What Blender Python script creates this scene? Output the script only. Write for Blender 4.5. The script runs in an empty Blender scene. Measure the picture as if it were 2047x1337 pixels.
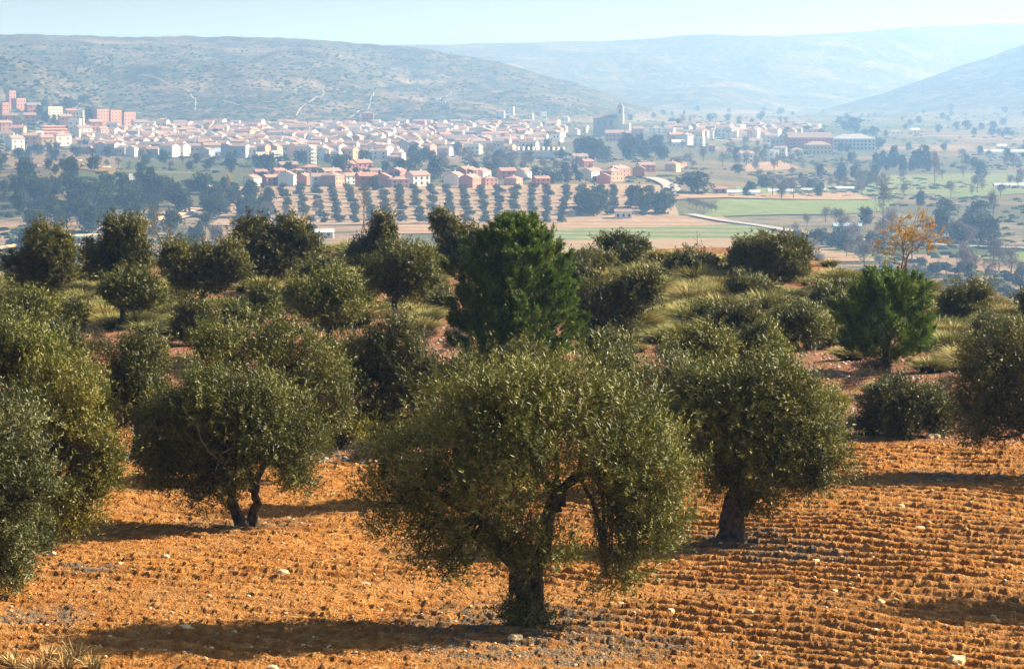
import bpy, math, random
import numpy as np
from mathutils import Vector
random.seed(7); RNG = np.random.default_rng(11)
C = bpy.context.scene.collection
SC = bpy.context.scene
R = math.radians
# ------------------------------------------------------------------ camera, sky, sun
F = 5800.0; YH = 180.0; CX, CY = 1023.5, 668.5
PITCH = math.atan((CY - YH) / F)
cam = bpy.data.objects.new('camera', bpy.data.cameras.new('camera')); C.objects.link(cam)
cam.data.sensor_width = 36; cam.data.lens = 36 * F / 2047
cam.data.clip_start = 0.5; cam.data.clip_end = 40000
cam.location = (0, 0, 0); cam.rotation_euler = (math.pi/2 - PITCH, 0, 0)
SC.camera = cam
SUN_EL = R(32); SUN_AZ = R(17)          # azimuth measured from +X towards +Y
w = bpy.data.worlds.new('World'); SC.world = w; w.use_nodes = True
nt = w.node_tree; bg = nt.nodes['Background']
sky = nt.nodes.new('ShaderNodeTexSky'); sky.sky_type = 'NISHITA'; sky.sun_disc = False
sky.sun_elevation = SUN_EL; sky.sun_rotation = math.pi/2 - SUN_AZ
sky.air_density = 1.0; sky.dust_density = 3.5; sky.ozone_density = 1.5; sky.altitude = 700
nt.links.new(sky.outputs[0], bg.inputs[0]); bg.inputs[1].default_value = 0.050
sl = bpy.data.lights.new('sun', 'SUN'); sl.energy = 5.0; sl.angle = R(0.5); sl.color = (1.0, 0.89, 0.72)
so = bpy.data.objects.new('sun', sl); C.objects.link(so)
sv = Vector((math.cos(SUN_EL)*math.cos(SUN_AZ), math.cos(SUN_EL)*math.sin(SUN_AZ), math.sin(SUN_EL)))
so.rotation_euler = sv.to_track_quat('Z', 'Y').to_euler()
SC.view_settings.view_transform = 'Standard'; SC.view_settings.look = 'None'
SC.view_settings.exposure = 1.7; SC.view_settings.gamma = 1.0
SC.cycles.volume_bounces = 2; SC.cycles.transparent_max_bounces = 8
SC.cycles.max_bounces = 6; SC.cycles.diffuse_bounces = 1

# ------------------------------------------------------------------ noise
def _h(ix, iy, s):
    n = (ix.astype(np.int64)*374761393 + iy.astype(np.int64)*668265263 + s*2147483647) & 0xffffffff
    n = ((n ^ (n >> 13)) * 1274126177) & 0xffffffff
    return ((n ^ (n >> 16)) & 0xffffff) / float(0xffffff)
def vn(x, y, s=0):
    x = np.asarray(x, float); y = np.asarray(y, float)
    ix = np.floor(x); iy = np.floor(y); fx = x-ix; fy = y-iy
    fx = fx*fx*fx*(fx*(fx*6-15)+10); fy = fy*fy*fy*(fy*(fy*6-15)+10)
    a = _h(ix, iy, s); b = _h(ix+1, iy, s); c = _h(ix, iy+1, s); d = _h(ix+1, iy+1, s)
    return (a*(1-fx)+b*fx)*(1-fy) + (c*(1-fx)+d*fx)*fy
def fbm(x, y, o=4, s=0, g=0.5):
    t = 0; a = 1; k = 0
    for i in range(o):
        t = t + a*(vn(x*2**i+i*17.3, y*2**i-i*9.1, s+i)-.5); k += a; a *= g
    return t/k*2
def sm(a, b, x):
    t = np.clip((x-a)/(b-a), 0, 1); return t*t*(3-2*t)

# ------------------------------------------------------------------ terrain heights (camera at z = 0)
FL_D = [0, 830, 1100, 1300, 1450, 1750, 2300, 2800, 3200, 4500, 6500, 14000]
FL_Z = [-60, -60, -60, -59.4, -50, -48.3, -47.6, -43.4, -39.6, -39.2, -39, -39]
def zfloor(U, Y):
    zl = np.interp(Y, FL_D, FL_Z)
    # right of the grove the plain stays flat further out
    zr = np.interp(Y, [0, 1300, 1800, 2600, 3400, 4500, 14000], [-60, -59.4, -58.5, -54, -47, -42, -39])
    k = sm(1180, 1800, U)
    zz = zl*(1-k) + zr*k
    # wooded rise on the left
    zz = zz + 10*np.exp(-((U-120)/260.)**2)*np.exp(-((Y-1480)/170.)**2)
    return zz
def hills(U, Y, X):
    zf = zfloor(U, Y)
    def one(up, vp, d0u, d0, d1u, d1, amp, sc, sd):
        yc = np.interp(U, up, vp); a = np.interp(U, d0u, d0); b = np.interp(U, d1u, d1)
        zc = (YH-yc)/F*b
        t = np.clip((Y-a)/(b-a), 0, 1); s = 0.55*t*t*(3-2*t)+0.45*t
        rav = fbm(X/sc, Y/(sc*1.6), 5, sd)
        rv = 1-np.abs(fbm(X/(sc*.8)+7, Y/(sc*1.5), 3, sd+50))*2.2
        nz = (rav*1.1 - 0.7*np.clip(rv, 0, 1)+.25)*amp*np.sin(np.pi*np.clip(t, 0, 1))**.8
        z = zf + (zc-zf)*s + np.where(zc > zf, nz, 0)
        z = z - np.clip(Y-b, 0, None)*0.12 + 2.*fbm(U/60., Y*0, 3, sd+9)*s
        return np.where(zc > zf+1, z, zf-1)
    h1 = one([-3000, -400, 0, 250, 450, 620, 700, 760, 860, 1000, 1150, 1300, 1380], [60, 62, 70, 74, 74, 80, 86, 90, 100, 126, 168, 215, 260],
             [-400, 0, 300, 700, 1300], [2100, 2250, 2750, 2900, 3200], [0, 600, 1300], [4300, 4500, 4300], 42, 420, 3)
    h2 = one([300, 500, 700, 900, 1200, 1400, 1550, 1800, 2047, 2600], [110, 98, 92, 90, 83, 77, 74, 61, 48, 40],
             [400, 1300, 2047], [4300, 4700, 6300], [400, 1300, 2047], [6200, 7300, 8900], 42, 620, 21)
    h3 = one([1500, 1640, 1760, 1850, 1950, 2047, 2200, 2600, 4000], [290, 222, 188, 155, 122, 88, 60, 38, 38],
             [1500, 2200], [4600, 4000], [1500, 2200], [5600, 5800], 22, 420, 33)
    return np.maximum(np.maximum(zf, h1), np.maximum(h2, h3))
def zval(X, Y):
    U = CX + F*X/np.maximum(Y, 1)
    return hills(U, Y, X) + 0.5*fbm(X/90., Y/90., 2, 5)
def dcrest(U):
    return np.interp(U, [-2000, 0, 300, 600, 800, 1000, 1300, 1500, 1650, 1850, 2047, 4000], [120, 126, 134, 143, 143, 140, 143, 138, 130, 116, 108, 95])
def dedge(U, X):
    return np.interp(U, [-2000, 0, 640, 900, 1300, 1700, 2047, 4000], [60, 63.5, 67, 68, 69, 70.5, 69.5, 68]) + 0.8*fbm(X/2.5, X*0, 3, 8)
def zknoll(X, Y, fine=False):
    U = CX + F*X/np.maximum(Y, 1)
    z = -8.3 + 0.25*fbm(X/9., Y/9., 3, 1)
    de = dedge(U, X)
    z = z + 0.30*sm(de-0.5, de+0.6, Y)
    z = z + 0.9*np.exp(-((U-1420)/260.)**2)*np.exp(-((Y-128)/13.)**2)   # knob on the right of the ridge
    z = z + 0.5*np.exp(-((U-600)/300.)**2)*np.exp(-((Y-138)/12.)**2)
    dc = dcrest(U); q = Y-dc+4
    z = z - np.where(q > 0, 0.40*(np.sqrt(q*q+60)-math.sqrt(60)), 0)
    if fine:
        m = 1-sm(de-3.0, de-0.8, Y)
        wx = 1.0*fbm(X/9., Y/9., 2, 40)+.12*fbm(X/1.2, Y/1.2, 2, 44)
        ph = (0.42*X + 0.91*Y + wx*1.2)/0.58
        f1 = np.sin(ph*2*np.pi); f1 = np.where(f1 > 0, f1**0.7, -np.abs(f1)**1.3)
        am = (0.50+0.50*sm(-3, 4, X + 0.10*(Y-45)))*(0.25+1.5*vn(X/6, Y/1.9, 60))
        z = z + m*0.058*f1*am
        # wheel tracks along the field edge
        q2 = (Y-de+2.4)
        z = z - 0.06*np.exp(-(q2/0.28)**2)*sm(1, 4, X) - 0.06*np.exp(-((q2+1.7)/0.28)**2)*sm(1, 4, X)
        z = z + 0.030*fbm(X/0.30, Y/0.40, 4, 70, .7)*(0.4+0.6*m) + 0.024*sm(.10, .5, fbm(X/0.10, Y/0.13, 2, 90))*(0.5+0.5*m)
        z = z + 0.05*fbm(X/1.6, Y/1.6, 2, 77)
    return z
def zground(X, Y): return np.maximum(zknoll(X, Y), np.where(np.asarray(Y) > 300, zval(X, Y), -999))
def ray(u, v):
    a = (u-CX)/F; b = (v-CY)/F
    dx = a; dy = math.cos(PITCH) - b*math.sin(PITCH); dz = -math.sin(PITCH) - b*math.cos(PITCH)
    return dx/dy, dz/dy
DS = np.concatenate([np.arange(30, 180, 0.1), np.geomspace(180, 12000, 3000)])
COLC = {}
def hit(u, v, dmin=0):
    """where a line of sight from the camera first meets the ground"""
    mx, mz = ray(u, v); key = round(u/3)
    if key not in COLC:
        m0 = ray(key*3, v)[0]; COLC[key] = zground(m0*DS, DS)
    zz = COLC[key]; i0 = np.searchsorted(DS, dmin)
    b = mz*DS[i0:] <= zz[i0:]; k = i0+np.argmax(b)
    if not b.any(): k = len(DS)-1
    return Vector((mx*DS[k], DS[k], float(zz[k])))
def atd(u, d):
    mx, mz = ray(u, YH); X = mx*d
    return Vector((X, d, float(zground(np.array([X]), np.array([float(d)]))[0])))

# ------------------------------------------------------------------ mesh helpers
def mesh(name, V, Fs, mats, mi=None, smooth=False, attrs=None):
    """V (n,3); Fs list of int arrays (m,k); mi = list of material indices per Fs entry"""
    me = bpy.data.meshes.new(name)
    V = np.ascontiguousarray(V, np.float32); me.vertices.add(len(V)); me.vertices.foreach_set('co', V.ravel())
    Fs = [np.asarray(f, np.int32) for f in Fs if len(f)]
    li = np.concatenate([f.ravel() for f in Fs]); tot = np.concatenate([np.full(len(f), f.shape[1], np.int32) for f in Fs])
    st = np.concatenate([[0], np.cumsum(tot)[:-1]]).astype(np.int32)
    me.loops.add(len(li)); me.loops.foreach_set('vertex_index', li)
    me.polygons.add(len(tot)); me.polygons.foreach_set('loop_start', st); me.polygons.foreach_set('loop_total', tot)
    if mi is not None:
        me.polygons.foreach_set('material_index', np.concatenate([np.full(len(f), m, np.int32) if np.isscalar(m) else np.asarray(m, np.int32) for f, m in zip(Fs, mi)]))
    me.polygons.foreach_set('use_smooth', np.full(len(tot), bool(smooth)))
    if attrs:
        for k, a in attrs.items():
            at = me.attributes.new(k, 'FLOAT', 'POINT'); at.data.foreach_set('value', np.asarray(a, np.float32))
    me.update(calc_edges=True); me.validate() if False else None
    for m in (mats if isinstance(mats, list) else [mats]): me.materials.append(m)
    return me
def link(name, me, parent=None, loc=None, rot=None, scale=None):
    o = bpy.data.objects.new(name, me); C.objects.link(o)
    if parent: o.parent = parent
    if loc is not None: o.location = loc
    if rot is not None: o.rotation_euler = (0, 0, rot)
    if scale is not None: o.scale = scale if hasattr(scale, '__len__') else (scale,)*3
    return o
def tag(o, label=None, cat=None, group=None, kind=None):
    if label: o['label'] = label
    if cat: o['category'] = cat
    if group: o['group'] = group
    if kind: o['kind'] = kind
    return o
def copy_tree(o, parent=None):
    c = o.copy(); C.objects.link(c)
    if parent: c.parent = parent
    for ch in o.children: copy_tree(ch, c)
    return c
class MB:
    """collects polygons into one mesh"""
    def __init__(s): s.V = []; s.T = {3: [], 4: []}; s.M = {3: [], 4: []}; s.n = 0
    def add(s, V, Fc, m=0):
        V = np.asarray(V, float).reshape(-1, 3); Fc = np.asarray(Fc, int)
        s.V.append(V); k = Fc.shape[1]; s.T[k].append(Fc+s.n); s.M[k].append(np.full(len(Fc), m)); s.n += len(V)
    def box(s, c, d, m=0, rz=0):
        x, y, z = [q/2 for q in d]
        P = np.array([[-x,-y,-z],[x,-y,-z],[x,y,-z],[-x,y,-z],[-x,-y,z],[x,-y,z],[x,y,z],[-x,y,z]])
        if rz: ca, sa = math.cos(rz), math.sin(rz); P = P @ np.array([[ca, sa, 0], [-sa, ca, 0], [0, 0, 1]])
        s.add(P+np.array(c), [[0,3,2,1],[4,5,6,7],[0,1,5,4],[1,2,6,5],[2,3,7,6],[3,0,4,7]], m)
    def tube(s, P, r, seg=7, m=0, rough=0, cap=True):
        P = np.asarray(P, float); n = len(P); r = np.asarray(r, float)*np.ones(n)
        T = np.gradient(P, axis=0); T /= np.linalg.norm(T, axis=1)[:, None]+1e-9
        ref = np.array([0, 1, 0.]) if abs(T[0][1]) < .8 else np.array([1., 0, 0])
        A = np.cross(T, ref); A /= np.linalg.norm(A, axis=1)[:, None]+1e-9; B = np.cross(T, A)
        th = np.arange(seg)/seg*2*np.pi
        rr = r[:, None]*np.ones((1, seg))
        if rough: rr = rr*(1+rough*(RNG.random((n, seg))-.5) + rough*.7*np.sin(3*th+P[:, 2:3]*2.0))
        V = P[:, None, :] + rr[..., None]*(np.cos(th)[None, :, None]*A[:, None, :]+np.sin(th)[None, :, None]*B[:, None, :])
        i = np.arange(n-1)[:, None]*seg; j = np.arange(seg)[None, :]; j2 = (j+1) % seg
        Q = np.stack([i+j, i+j2, i+seg+j2, i+seg+j], -1).reshape(-1, 4)
        s.add(V.reshape(-1, 3), Q, m)
        if cap:
            e = V[-1]; s.add(np.vstack([e, e.mean(0)[None]]), [[k, (k+1) % seg, seg] for k in range(seg)], m)
    def build(s, name, mats, smooth=False):
        V = np.vstack(s.V); Fs = []; mi = []
        for k in (3, 4):
            if s.T[k]: Fs.append(np.vstack(s.T[k])); mi.append(np.concatenate(s.M[k]))
        return mesh(name, V, Fs, mats, mi, smooth)

# ------------------------------------------------------------------ materials
def nodes(name):
    m = bpy.data.materials.new(name); m.use_nodes = True; t = m.node_tree
    return m, t, t.nodes['Principled BSDF'], t.nodes['Material Output']
def N(t, ty, **k):
    n = t.nodes.new(ty)
    for a, b in k.items():
        if a[0] == '_': n.inputs[a[1:].replace('_', ' ')].default_value = b
        else: setattr(n, a, b)
    return n
def ramp(t, fac, stops, interp='LINEAR'):
    r = t.nodes.new('ShaderNodeValToRGB'); r.color_ramp.interpolation = interp
    e = r.color_ramp.elements
    while len(e) < len(stops): e.new(0.5)
    for el, (p, c) in zip(e, stops): el.position = p; el.color = (*c, 1)
    t.links.new(fac, r.inputs[0]); return r.outputs[0]
def noise(t, scale, detail=4, rough=.55, vec=None, out='Fac'):
    n = N(t, 'ShaderNodeTexNoise'); n.inputs['Scale'].default_value = scale; n.inputs['Detail'].default_value = detail
    n.inputs['Roughness'].default_value = rough
    if vec: t.links.new(vec, n.inputs['Vector'])
    return n.outputs[out]
def pos(t, sx=1, sy=1, sz=1, rz=0):
    g = t.nodes.new('ShaderNodeNewGeometry'); mp = t.nodes.new('ShaderNodeMapping')
    mp.inputs['Scale'].default_value = (sx, sy, sz); mp.inputs['Rotation'].default_value = (0, 0, rz)
    t.links.new(g.outputs['Position'], mp.inputs['Vector']); return mp.outputs[0]
def mix(t, f, a, b, mode='MIX'):
    m = t.nodes.new('ShaderNodeMix'); m.data_type = 'RGBA'; m.blend_type = mode
    if isinstance(f, (int, float)): m.inputs[0].default_value = f
    else: t.links.new(f, m.inputs[0])
    for i, q in ((6, a), (7, b)):
        if isinstance(q, tuple): m.inputs[i].default_value = (*q, 1)
        else: t.links.new(q, m.inputs[i])
    return m.outputs[2]
def step(t, v, a, b):
    m = t.nodes.new('ShaderNodeMapRange'); m.interpolation_type = 'SMOOTHSTEP'
    m.inputs[1].default_value = a; m.inputs[2].default_value = b
    t.links.new(v, m.inputs[0]); return m.outputs[0]
def axis(t, i):
    g = t.nodes.new('ShaderNodeNewGeometry'); s = t.nodes.new('ShaderNodeSeparateXYZ')
    t.links.new(g.outputs['Position'], s.inputs[0]); return s.outputs[i]
def bump(t, bs, h, strength, dist):
    b = t.nodes.new('ShaderNodeBump'); b.inputs['Strength'].default_value = strength; b.inputs['Distance'].default_value = dist
    t.links.new(h, b.inputs['Height']); t.links.new(b.outputs[0], bs.inputs['Normal'])
def plain(name, a, b=None, scale=3., rough=.8, spec=.2):
    m, t, bs, o = nodes(name); b = b or tuple(q*.75 for q in a)
    oc = t.nodes.new('ShaderNodeTexCoord')
    f = noise(t, scale, 4, .6, oc.outputs['Object'])
    t.links.new(ramp(t, f, [(.35, a), (.65, b)]), bs.inputs['Base Color'])
    bs.inputs['Roughness'].default_value = rough; bs.inputs['Specular IOR Level'].default_value = spec
    return m
def leafmat(name, cols, trans=.12, rough=.5, spec=.25, nscale=.9, tcol=None):
    m, t, bs, o = nodes(name)
    g = t.nodes.new('ShaderNodeNewGeometry')
    oc = t.nodes.new('ShaderNodeTexCoord')
    oi = t.nodes.new('ShaderNodeObjectInfo')
    n = noise(t, nscale, 3, .6, oc.outputs['Object'])
    a = t.nodes.new('ShaderNodeMath'); a.operation = 'MULTIPLY_ADD'; t.links.new(g.outputs['Random Per Island'], a.inputs[0]); a.inputs[1].default_value = .55
    s = t.nodes.new('ShaderNodeMath'); s.operation = 'MULTIPLY_ADD'; t.links.new(n, s.inputs[0]); s.inputs[1].default_value = 1.3; s.inputs[2].default_value = -.42
    t.links.new(s.outputs[0], a.inputs[2])
    k = len(cols)
    c = ramp(t, a.outputs[0], [(i/(k-1), q) for i, q in enumerate(cols)])
    hs = t.nodes.new('ShaderNodeHueSaturation'); t.links.new(c, hs.inputs['Color'])
    mr = t.nodes.new('ShaderNodeMapRange'); mr.inputs[3].default_value = .8; mr.inputs[4].default_value = 1.2
    t.links.new(oi.outputs['Random'], mr.inputs[0]); t.links.new(mr.outputs[0], hs.inputs['Value'])
    c = hs.outputs[0]
    t.links.new(c, bs.inputs['Base Color']); bs.inputs['Roughness'].default_value = rough; bs.inputs['Specular IOR Level'].default_value = spec
    if trans > 0:
        tr = t.nodes.new('ShaderNodeBsdfTranslucent'); ms = t.nodes.new('ShaderNodeMixShader'); ms.inputs[0].default_value = trans
        t.links.new(mix(t, .5, c, tcol or (.20, .21, .03)), tr.inputs[0])
        t.links.new(bs.outputs[0], ms.inputs[1]); t.links.new(tr.outputs[0], ms.inputs[2]); t.links.new(ms.outputs[0], o.inputs[0])
    return m
M = {}
M['olive'] = leafmat('olive_leaf', [(.008, .013, .001), (.052, .062, .005), (.155, .152, .016), (.36, .32, .10)])
M['olive_grey'] = leafmat('olive_leaf_grey', [(.008, .014, .003), (.055, .066, .014), (.145, .15, .040), (.32, .31, .13)])
M['olive_yellow'] = leafmat('olive_leaf_yellow', [(.014, .020, .002), (.070, .075, .005), (.175, .152, .011), (.31, .25, .05)])
M['olive_dark'] = leafmat('olive_leaf_dark', [(.010, .014, .002), (.038, .045, .005), (.10, .098, .013), (.22, .195, .05)])
M['ridge'] = leafmat('ridge_olive_leaf', [(.008, .010, .002), (.042, .044, .006), (.125, .110, .016), (.26, .215, .055)])
M['pine'] = leafmat('pine_needle', [(.008, .028, .003), (.045, .095, .007), (.13, .185, .012), (.22, .25, .025)], .15, .5, .2, 1.4, (.15, .25, .03))
M['bush'] = leafmat('bush_leaf', [(.022, .022, .004), (.085, .078, .013), (.19, .155, .03)], .2)
M['yellowbush'] = leafmat('yellow_bush_leaf', [(.06, .06, .008), (.17, .15, .015), (.26, .20, .02)], .25)
M['autumn'] = leafmat('autumn_leaf', [(.18, .10, .015), (.38, .24, .03), (.50, .37, .07)], .3, .6, .2, 2, (.5, .25, .03))
M['lav'] = leafmat('grey_dwarf_shrub', [(.02, .015, .013), (.06, .045, .042), (.11, .085, .075)], .1, .8, .1)
M['far_tree'] = leafmat('far_foliage', [(.008, .018, .005), (.030, .048, .012), (.075, .095, .022)], .1, .7, .1, .4)
M['far_olive'] = leafmat('far_olive_foliage', [(.022, .035, .014), (.06, .075, .028), (.13, .14, .06)], .1, .7, .1, .4)
M['far_bare'] = leafmat('far_bare_twigs', [(.09, .065, .055), (.15, .115, .095), (.2, .16, .13)], .1, .8, .1, .4)
M['far_yellow'] = leafmat('far_yellow_leaves', [(.45, .28, .02), (.62, .42, .03)], .2, .7, .1, .4)
M['bark'] = plain('olive_bark', (.10, .078, .056), (.025, .018, .013), 9, .95, .1)
M['bark_pale'] = plain('pale_bark', (.24, .18, .12), (.10, .07, .045), 7, .95, .1)
M['stone'] = plain('pale_limestone', (.62, .46, .26), (.44, .29, .14), 6, .9, .15)
M['greystone'] = plain('grey_limestone', (.50, .42, .33), (.30, .24, .18), 4, .9, .15)

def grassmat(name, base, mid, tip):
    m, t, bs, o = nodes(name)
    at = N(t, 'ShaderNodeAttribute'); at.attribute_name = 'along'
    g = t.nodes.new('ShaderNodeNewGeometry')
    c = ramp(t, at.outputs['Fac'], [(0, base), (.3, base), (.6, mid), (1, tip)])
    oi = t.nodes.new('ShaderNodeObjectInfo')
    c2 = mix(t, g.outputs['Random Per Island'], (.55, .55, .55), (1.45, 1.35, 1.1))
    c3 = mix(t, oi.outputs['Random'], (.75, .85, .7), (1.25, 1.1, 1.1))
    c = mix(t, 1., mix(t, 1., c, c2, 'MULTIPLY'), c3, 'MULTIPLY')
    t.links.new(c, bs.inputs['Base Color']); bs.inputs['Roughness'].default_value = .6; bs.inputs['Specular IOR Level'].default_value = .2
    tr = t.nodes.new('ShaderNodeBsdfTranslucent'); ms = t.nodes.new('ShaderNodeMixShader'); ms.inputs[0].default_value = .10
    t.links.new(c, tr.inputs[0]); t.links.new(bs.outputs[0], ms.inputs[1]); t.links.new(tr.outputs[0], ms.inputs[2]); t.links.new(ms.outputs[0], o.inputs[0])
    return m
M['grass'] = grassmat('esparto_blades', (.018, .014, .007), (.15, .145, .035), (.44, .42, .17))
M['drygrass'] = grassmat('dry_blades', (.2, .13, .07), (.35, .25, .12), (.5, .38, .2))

def soil():
    m, t, bs, o = nodes('soil')
    y = axis(t, 1)
    n1 = noise(t, .35, 4, .6, pos(t)); n2 = noise(t, 4.5, 6, .68, pos(t)); n3 = noise(t, 22, 4, .6, pos(t))
    base = ramp(t, n2, [(.3, (.30, .098, .022)), (.48, (.58, .232, .050)), (.68, (.78, .43, .14))])
    base = mix(t, step(t, n1, .42, .68), base, mix(t, .5, base, (.50, .25, .085)))
    # beyond the field edge: redder, pebbly
    r2 = ramp(t, n2, [(.3, (.20, .085, .045)), (.5, (.36, .165, .085)), (.72, (.52, .30, .18))])
    ny = noise(t, .25, 3, .5, pos(t)); ad = t.nodes.new('ShaderNodeMath'); ad.operation = 'MULTIPLY_ADD'
    t.links.new(ny, ad.inputs[0]); ad.inputs[1].default_value = 6; t.links.new(y, ad.inputs[2])
    c = mix(t, step(t, ad.outputs[0], 69.5, 73), mix(t, step(t, noise(t, .55, 3, .6, pos(t, 1, 1.6, 1)), .5, .68), base, mix(t, .35, base, (.24, .085, .022))), r2)
    # litter of grey leaves and stalks where trees stand (attribute laid at build time)
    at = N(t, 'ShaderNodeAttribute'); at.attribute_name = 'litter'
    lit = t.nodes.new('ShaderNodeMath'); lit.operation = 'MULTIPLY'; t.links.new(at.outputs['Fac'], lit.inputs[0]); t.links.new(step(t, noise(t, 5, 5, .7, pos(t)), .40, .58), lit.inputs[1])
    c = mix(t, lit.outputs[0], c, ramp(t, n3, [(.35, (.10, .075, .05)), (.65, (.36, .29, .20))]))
    # pale pebbles
    vo = N(t, 'ShaderNodeTexVoronoi'); vo.inputs['Scale'].default_value = 9; t.links.new(pos(t), vo.inputs['Vector'])
    pb = t.nodes.new('ShaderNodeMath'); pb.operation = 'LESS_THAN'; t.links.new(vo.outputs['Distance'], pb.inputs[0]); pb.inputs[1].default_value = .16
    vc = t.nodes.new('ShaderNodeSeparateColor'); t.links.new(vo.outputs['Color'], vc.inputs[0])
    pc = t.nodes.new('ShaderNodeMath'); pc.operation = 'GREATER_THAN'; t.links.new(vc.outputs[0], pc.inputs[0]); pc.inputs[1].default_value = .55
    pm = t.nodes.new('ShaderNodeMath'); pm.operation = 'MULTIPLY'; t.links.new(pb.outputs[0], pm.inputs[0]); t.links.new(pc.outputs[0], pm.inputs[1])
    c = mix(t, pm.outputs[0], c, (.66, .45, .22))
    t.links.new(c, bs.inputs['Base Color']); bs.inputs['Roughness'].default_value = .95; bs.inputs['Specular IOR Level'].default_value = .08
    h = t.nodes.new('ShaderNodeMath'); h.operation = 'ADD'; t.links.new(noise(t, 7, 7, .72, pos(t)), h.inputs[0]); t.links.new(noise(t, 26, 4, .6, pos(t)), h.inputs[1])
    bump(t, bs, h.outputs[0], 1.0, .24)
    return m
M['soil'] = soil()

def valleymat():
    m, t, bs, o = nodes('valley_ground')
    z = axis(t, 2)
    vo = N(t, 'ShaderNodeTexVoronoi'); vo.distance = 'CHEBYCHEV'; vo.inputs['Scale'].default_value = 1
    t.links.new(pos(t, .008, .0045, 0, .12), vo.inputs['Vector'])
    sc = t.nodes.new('ShaderNodeSeparateColor'); t.links.new(vo.outputs['Color'], sc.inputs[0])
    f = ramp(t, sc.outputs[0], [(0, (.17, .13, .07)), (.2, (.10, .095, .052)), (.4, (.25, .17, .11)), (.55, (.12, .12, .06)), (.7, (.17, .14, .09)), (.85, (.07, .085, .04))], 'CONSTANT')
    nz = noise(t, .03, 5, .65, pos(t)); nf = noise(t, .35, 4, .7, pos(t))
    f = mix(t, step(t, nz, .45, .62), f, (.085, .082, .05))
    f = mix(t, step(t, nf, .52, .60), f, mix(t, .6, f, (.02, .03, .012)))
    # scrub hillsides
    n1 = noise(t, .0065, 6, .65, pos(t, 1, .7, 2)); n2 = noise(t, .05, 6, .72, pos(t, 1, .5, 1))
    s = ramp(t, n2, [(.38, (.025, .028, .014)), (.5, (.075, .066, .04)), (.64, (.19, .14, .09))])
    s = mix(t, step(t, n1, .52, .62), s, mix(t, .4, s, (.34, .24, .155)))
    sh = noise(t, .22, 3, .7, pos(t, 1, .4, 1))
    s = mix(t, step(t, sh, .50, .57), s, (.030, .040, .020))
    c = mix(t, step(t, z, -40, -30), f, s)
    t.links.new(c, bs.inputs['Base Color']); bs.inputs['Roughness'].default_value = 1; bs.inputs['Specular IOR Level'].default_value = 0
    return m
M['valley'] = valleymat()

# ------------------------------------------------------------------ ground sheets
def sheet(name, xs_t, ys, zf, mat, attr=None, smooth=False):
    YY, TT = np.meshgrid(ys, xs_t, indexing='ij'); XX = TT*YY
    Z = zf(XX, YY)
    n, k = XX.shape
    V = np.stack([XX, YY, Z], -1).reshape(-1, 3)
    i = np.arange(n-1)[:, None]*k; j = np.arange(k-1)[None]
    Q = np.stack([i+j, i+j+1, i+k+j+1, i+k+j], -1).reshape(-1, 4)
    me = mesh(name, V, [Q], mat, None, smooth, {'litter': attr(XX, YY).ravel()} if attr else None)
    return tag(link(name, me), kind='structure')
def cols(dense, half, nd, nc, far):
    a = np.linspace(-half, half, nd); b = half + (far-half)*np.linspace(0, 1, nc)[1:]**1.7
    return np.concatenate([-b[::-1], a, b])

# trees table of the near field: (base_u, base_v) used for the litter too
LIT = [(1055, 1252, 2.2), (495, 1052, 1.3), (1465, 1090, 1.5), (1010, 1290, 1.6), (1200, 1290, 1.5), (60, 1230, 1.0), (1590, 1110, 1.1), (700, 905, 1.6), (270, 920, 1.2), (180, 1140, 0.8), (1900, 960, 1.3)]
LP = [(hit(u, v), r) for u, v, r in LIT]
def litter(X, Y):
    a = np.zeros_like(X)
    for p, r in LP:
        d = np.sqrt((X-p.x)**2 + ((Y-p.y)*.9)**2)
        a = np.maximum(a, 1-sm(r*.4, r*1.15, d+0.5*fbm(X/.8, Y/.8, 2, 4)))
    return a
sheet('ground', cols(1, .235, 1050, 30, .75),
      np.concatenate([np.linspace(8, 36, 30)[:-1], np.exp(np.linspace(math.log(36), math.log(76), 900))[:-1], np.exp(np.linspace(math.log(76), math.log(160), 420))[:-1], np.geomspace(160, 520, 60)]),
      lambda X, Y: zknoll(X, Y, True), M['soil'], litter)
sheet('valley_floor', cols(1, .24, 620, 25, .75),
      np.concatenate([np.geomspace(430, 800, 20)[:-1], np.geomspace(800, 2000, 160)[:-1], np.geomspace(2000, 5000, 330)[:-1], np.geomspace(5000, 11000, 190)]),
      zval, M['valley'], None, True)

# ------------------------------------------------------------------ foliage
def unit(v): return v/(np.linalg.norm(v, axis=-1, keepdims=True)+1e-9)
def leaves(P, A, per, L, leafL, leafW, spread=.9, droop=0., out=None):
    """P shoot bases, A shoot unit axes; returns V, quads"""
    n = len(P); t = RNG.random((n, per))*1.0
    pt = P[:, None]+A[:, None]*(t*L)[..., None]
    r = unit(RNG.normal(size=(n, per, 3)))
    pr = unit(r - (r*A[:, None]).sum(-1, keepdims=True)*A[:, None])
    d = unit(A[:, None]*.75 + pr*spread + np.array([0, 0, -droop]))
    nr = RNG.normal(size=(n, per, 3))
    if out is not None: nr = nr*.45+(out*.8+np.array([0, 0, .55]))[:, None]
    wv = unit(np.cross(d, nr))
    l = leafL*(.5+1.0*RNG.random((n, per, 1))**1.3); wd = leafW*(.7+.6*RNG.random((n, per, 1)))
    a = pt; b = pt+d*l*.45+wv*wd*.5; c = pt+d*l; e = pt+d*l*.45-wv*wd*.5
    V = np.stack([a, b, c, e], 2).reshape(-1, 3)
    return V, np.arange(len(V)).reshape(-1, 4)
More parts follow.
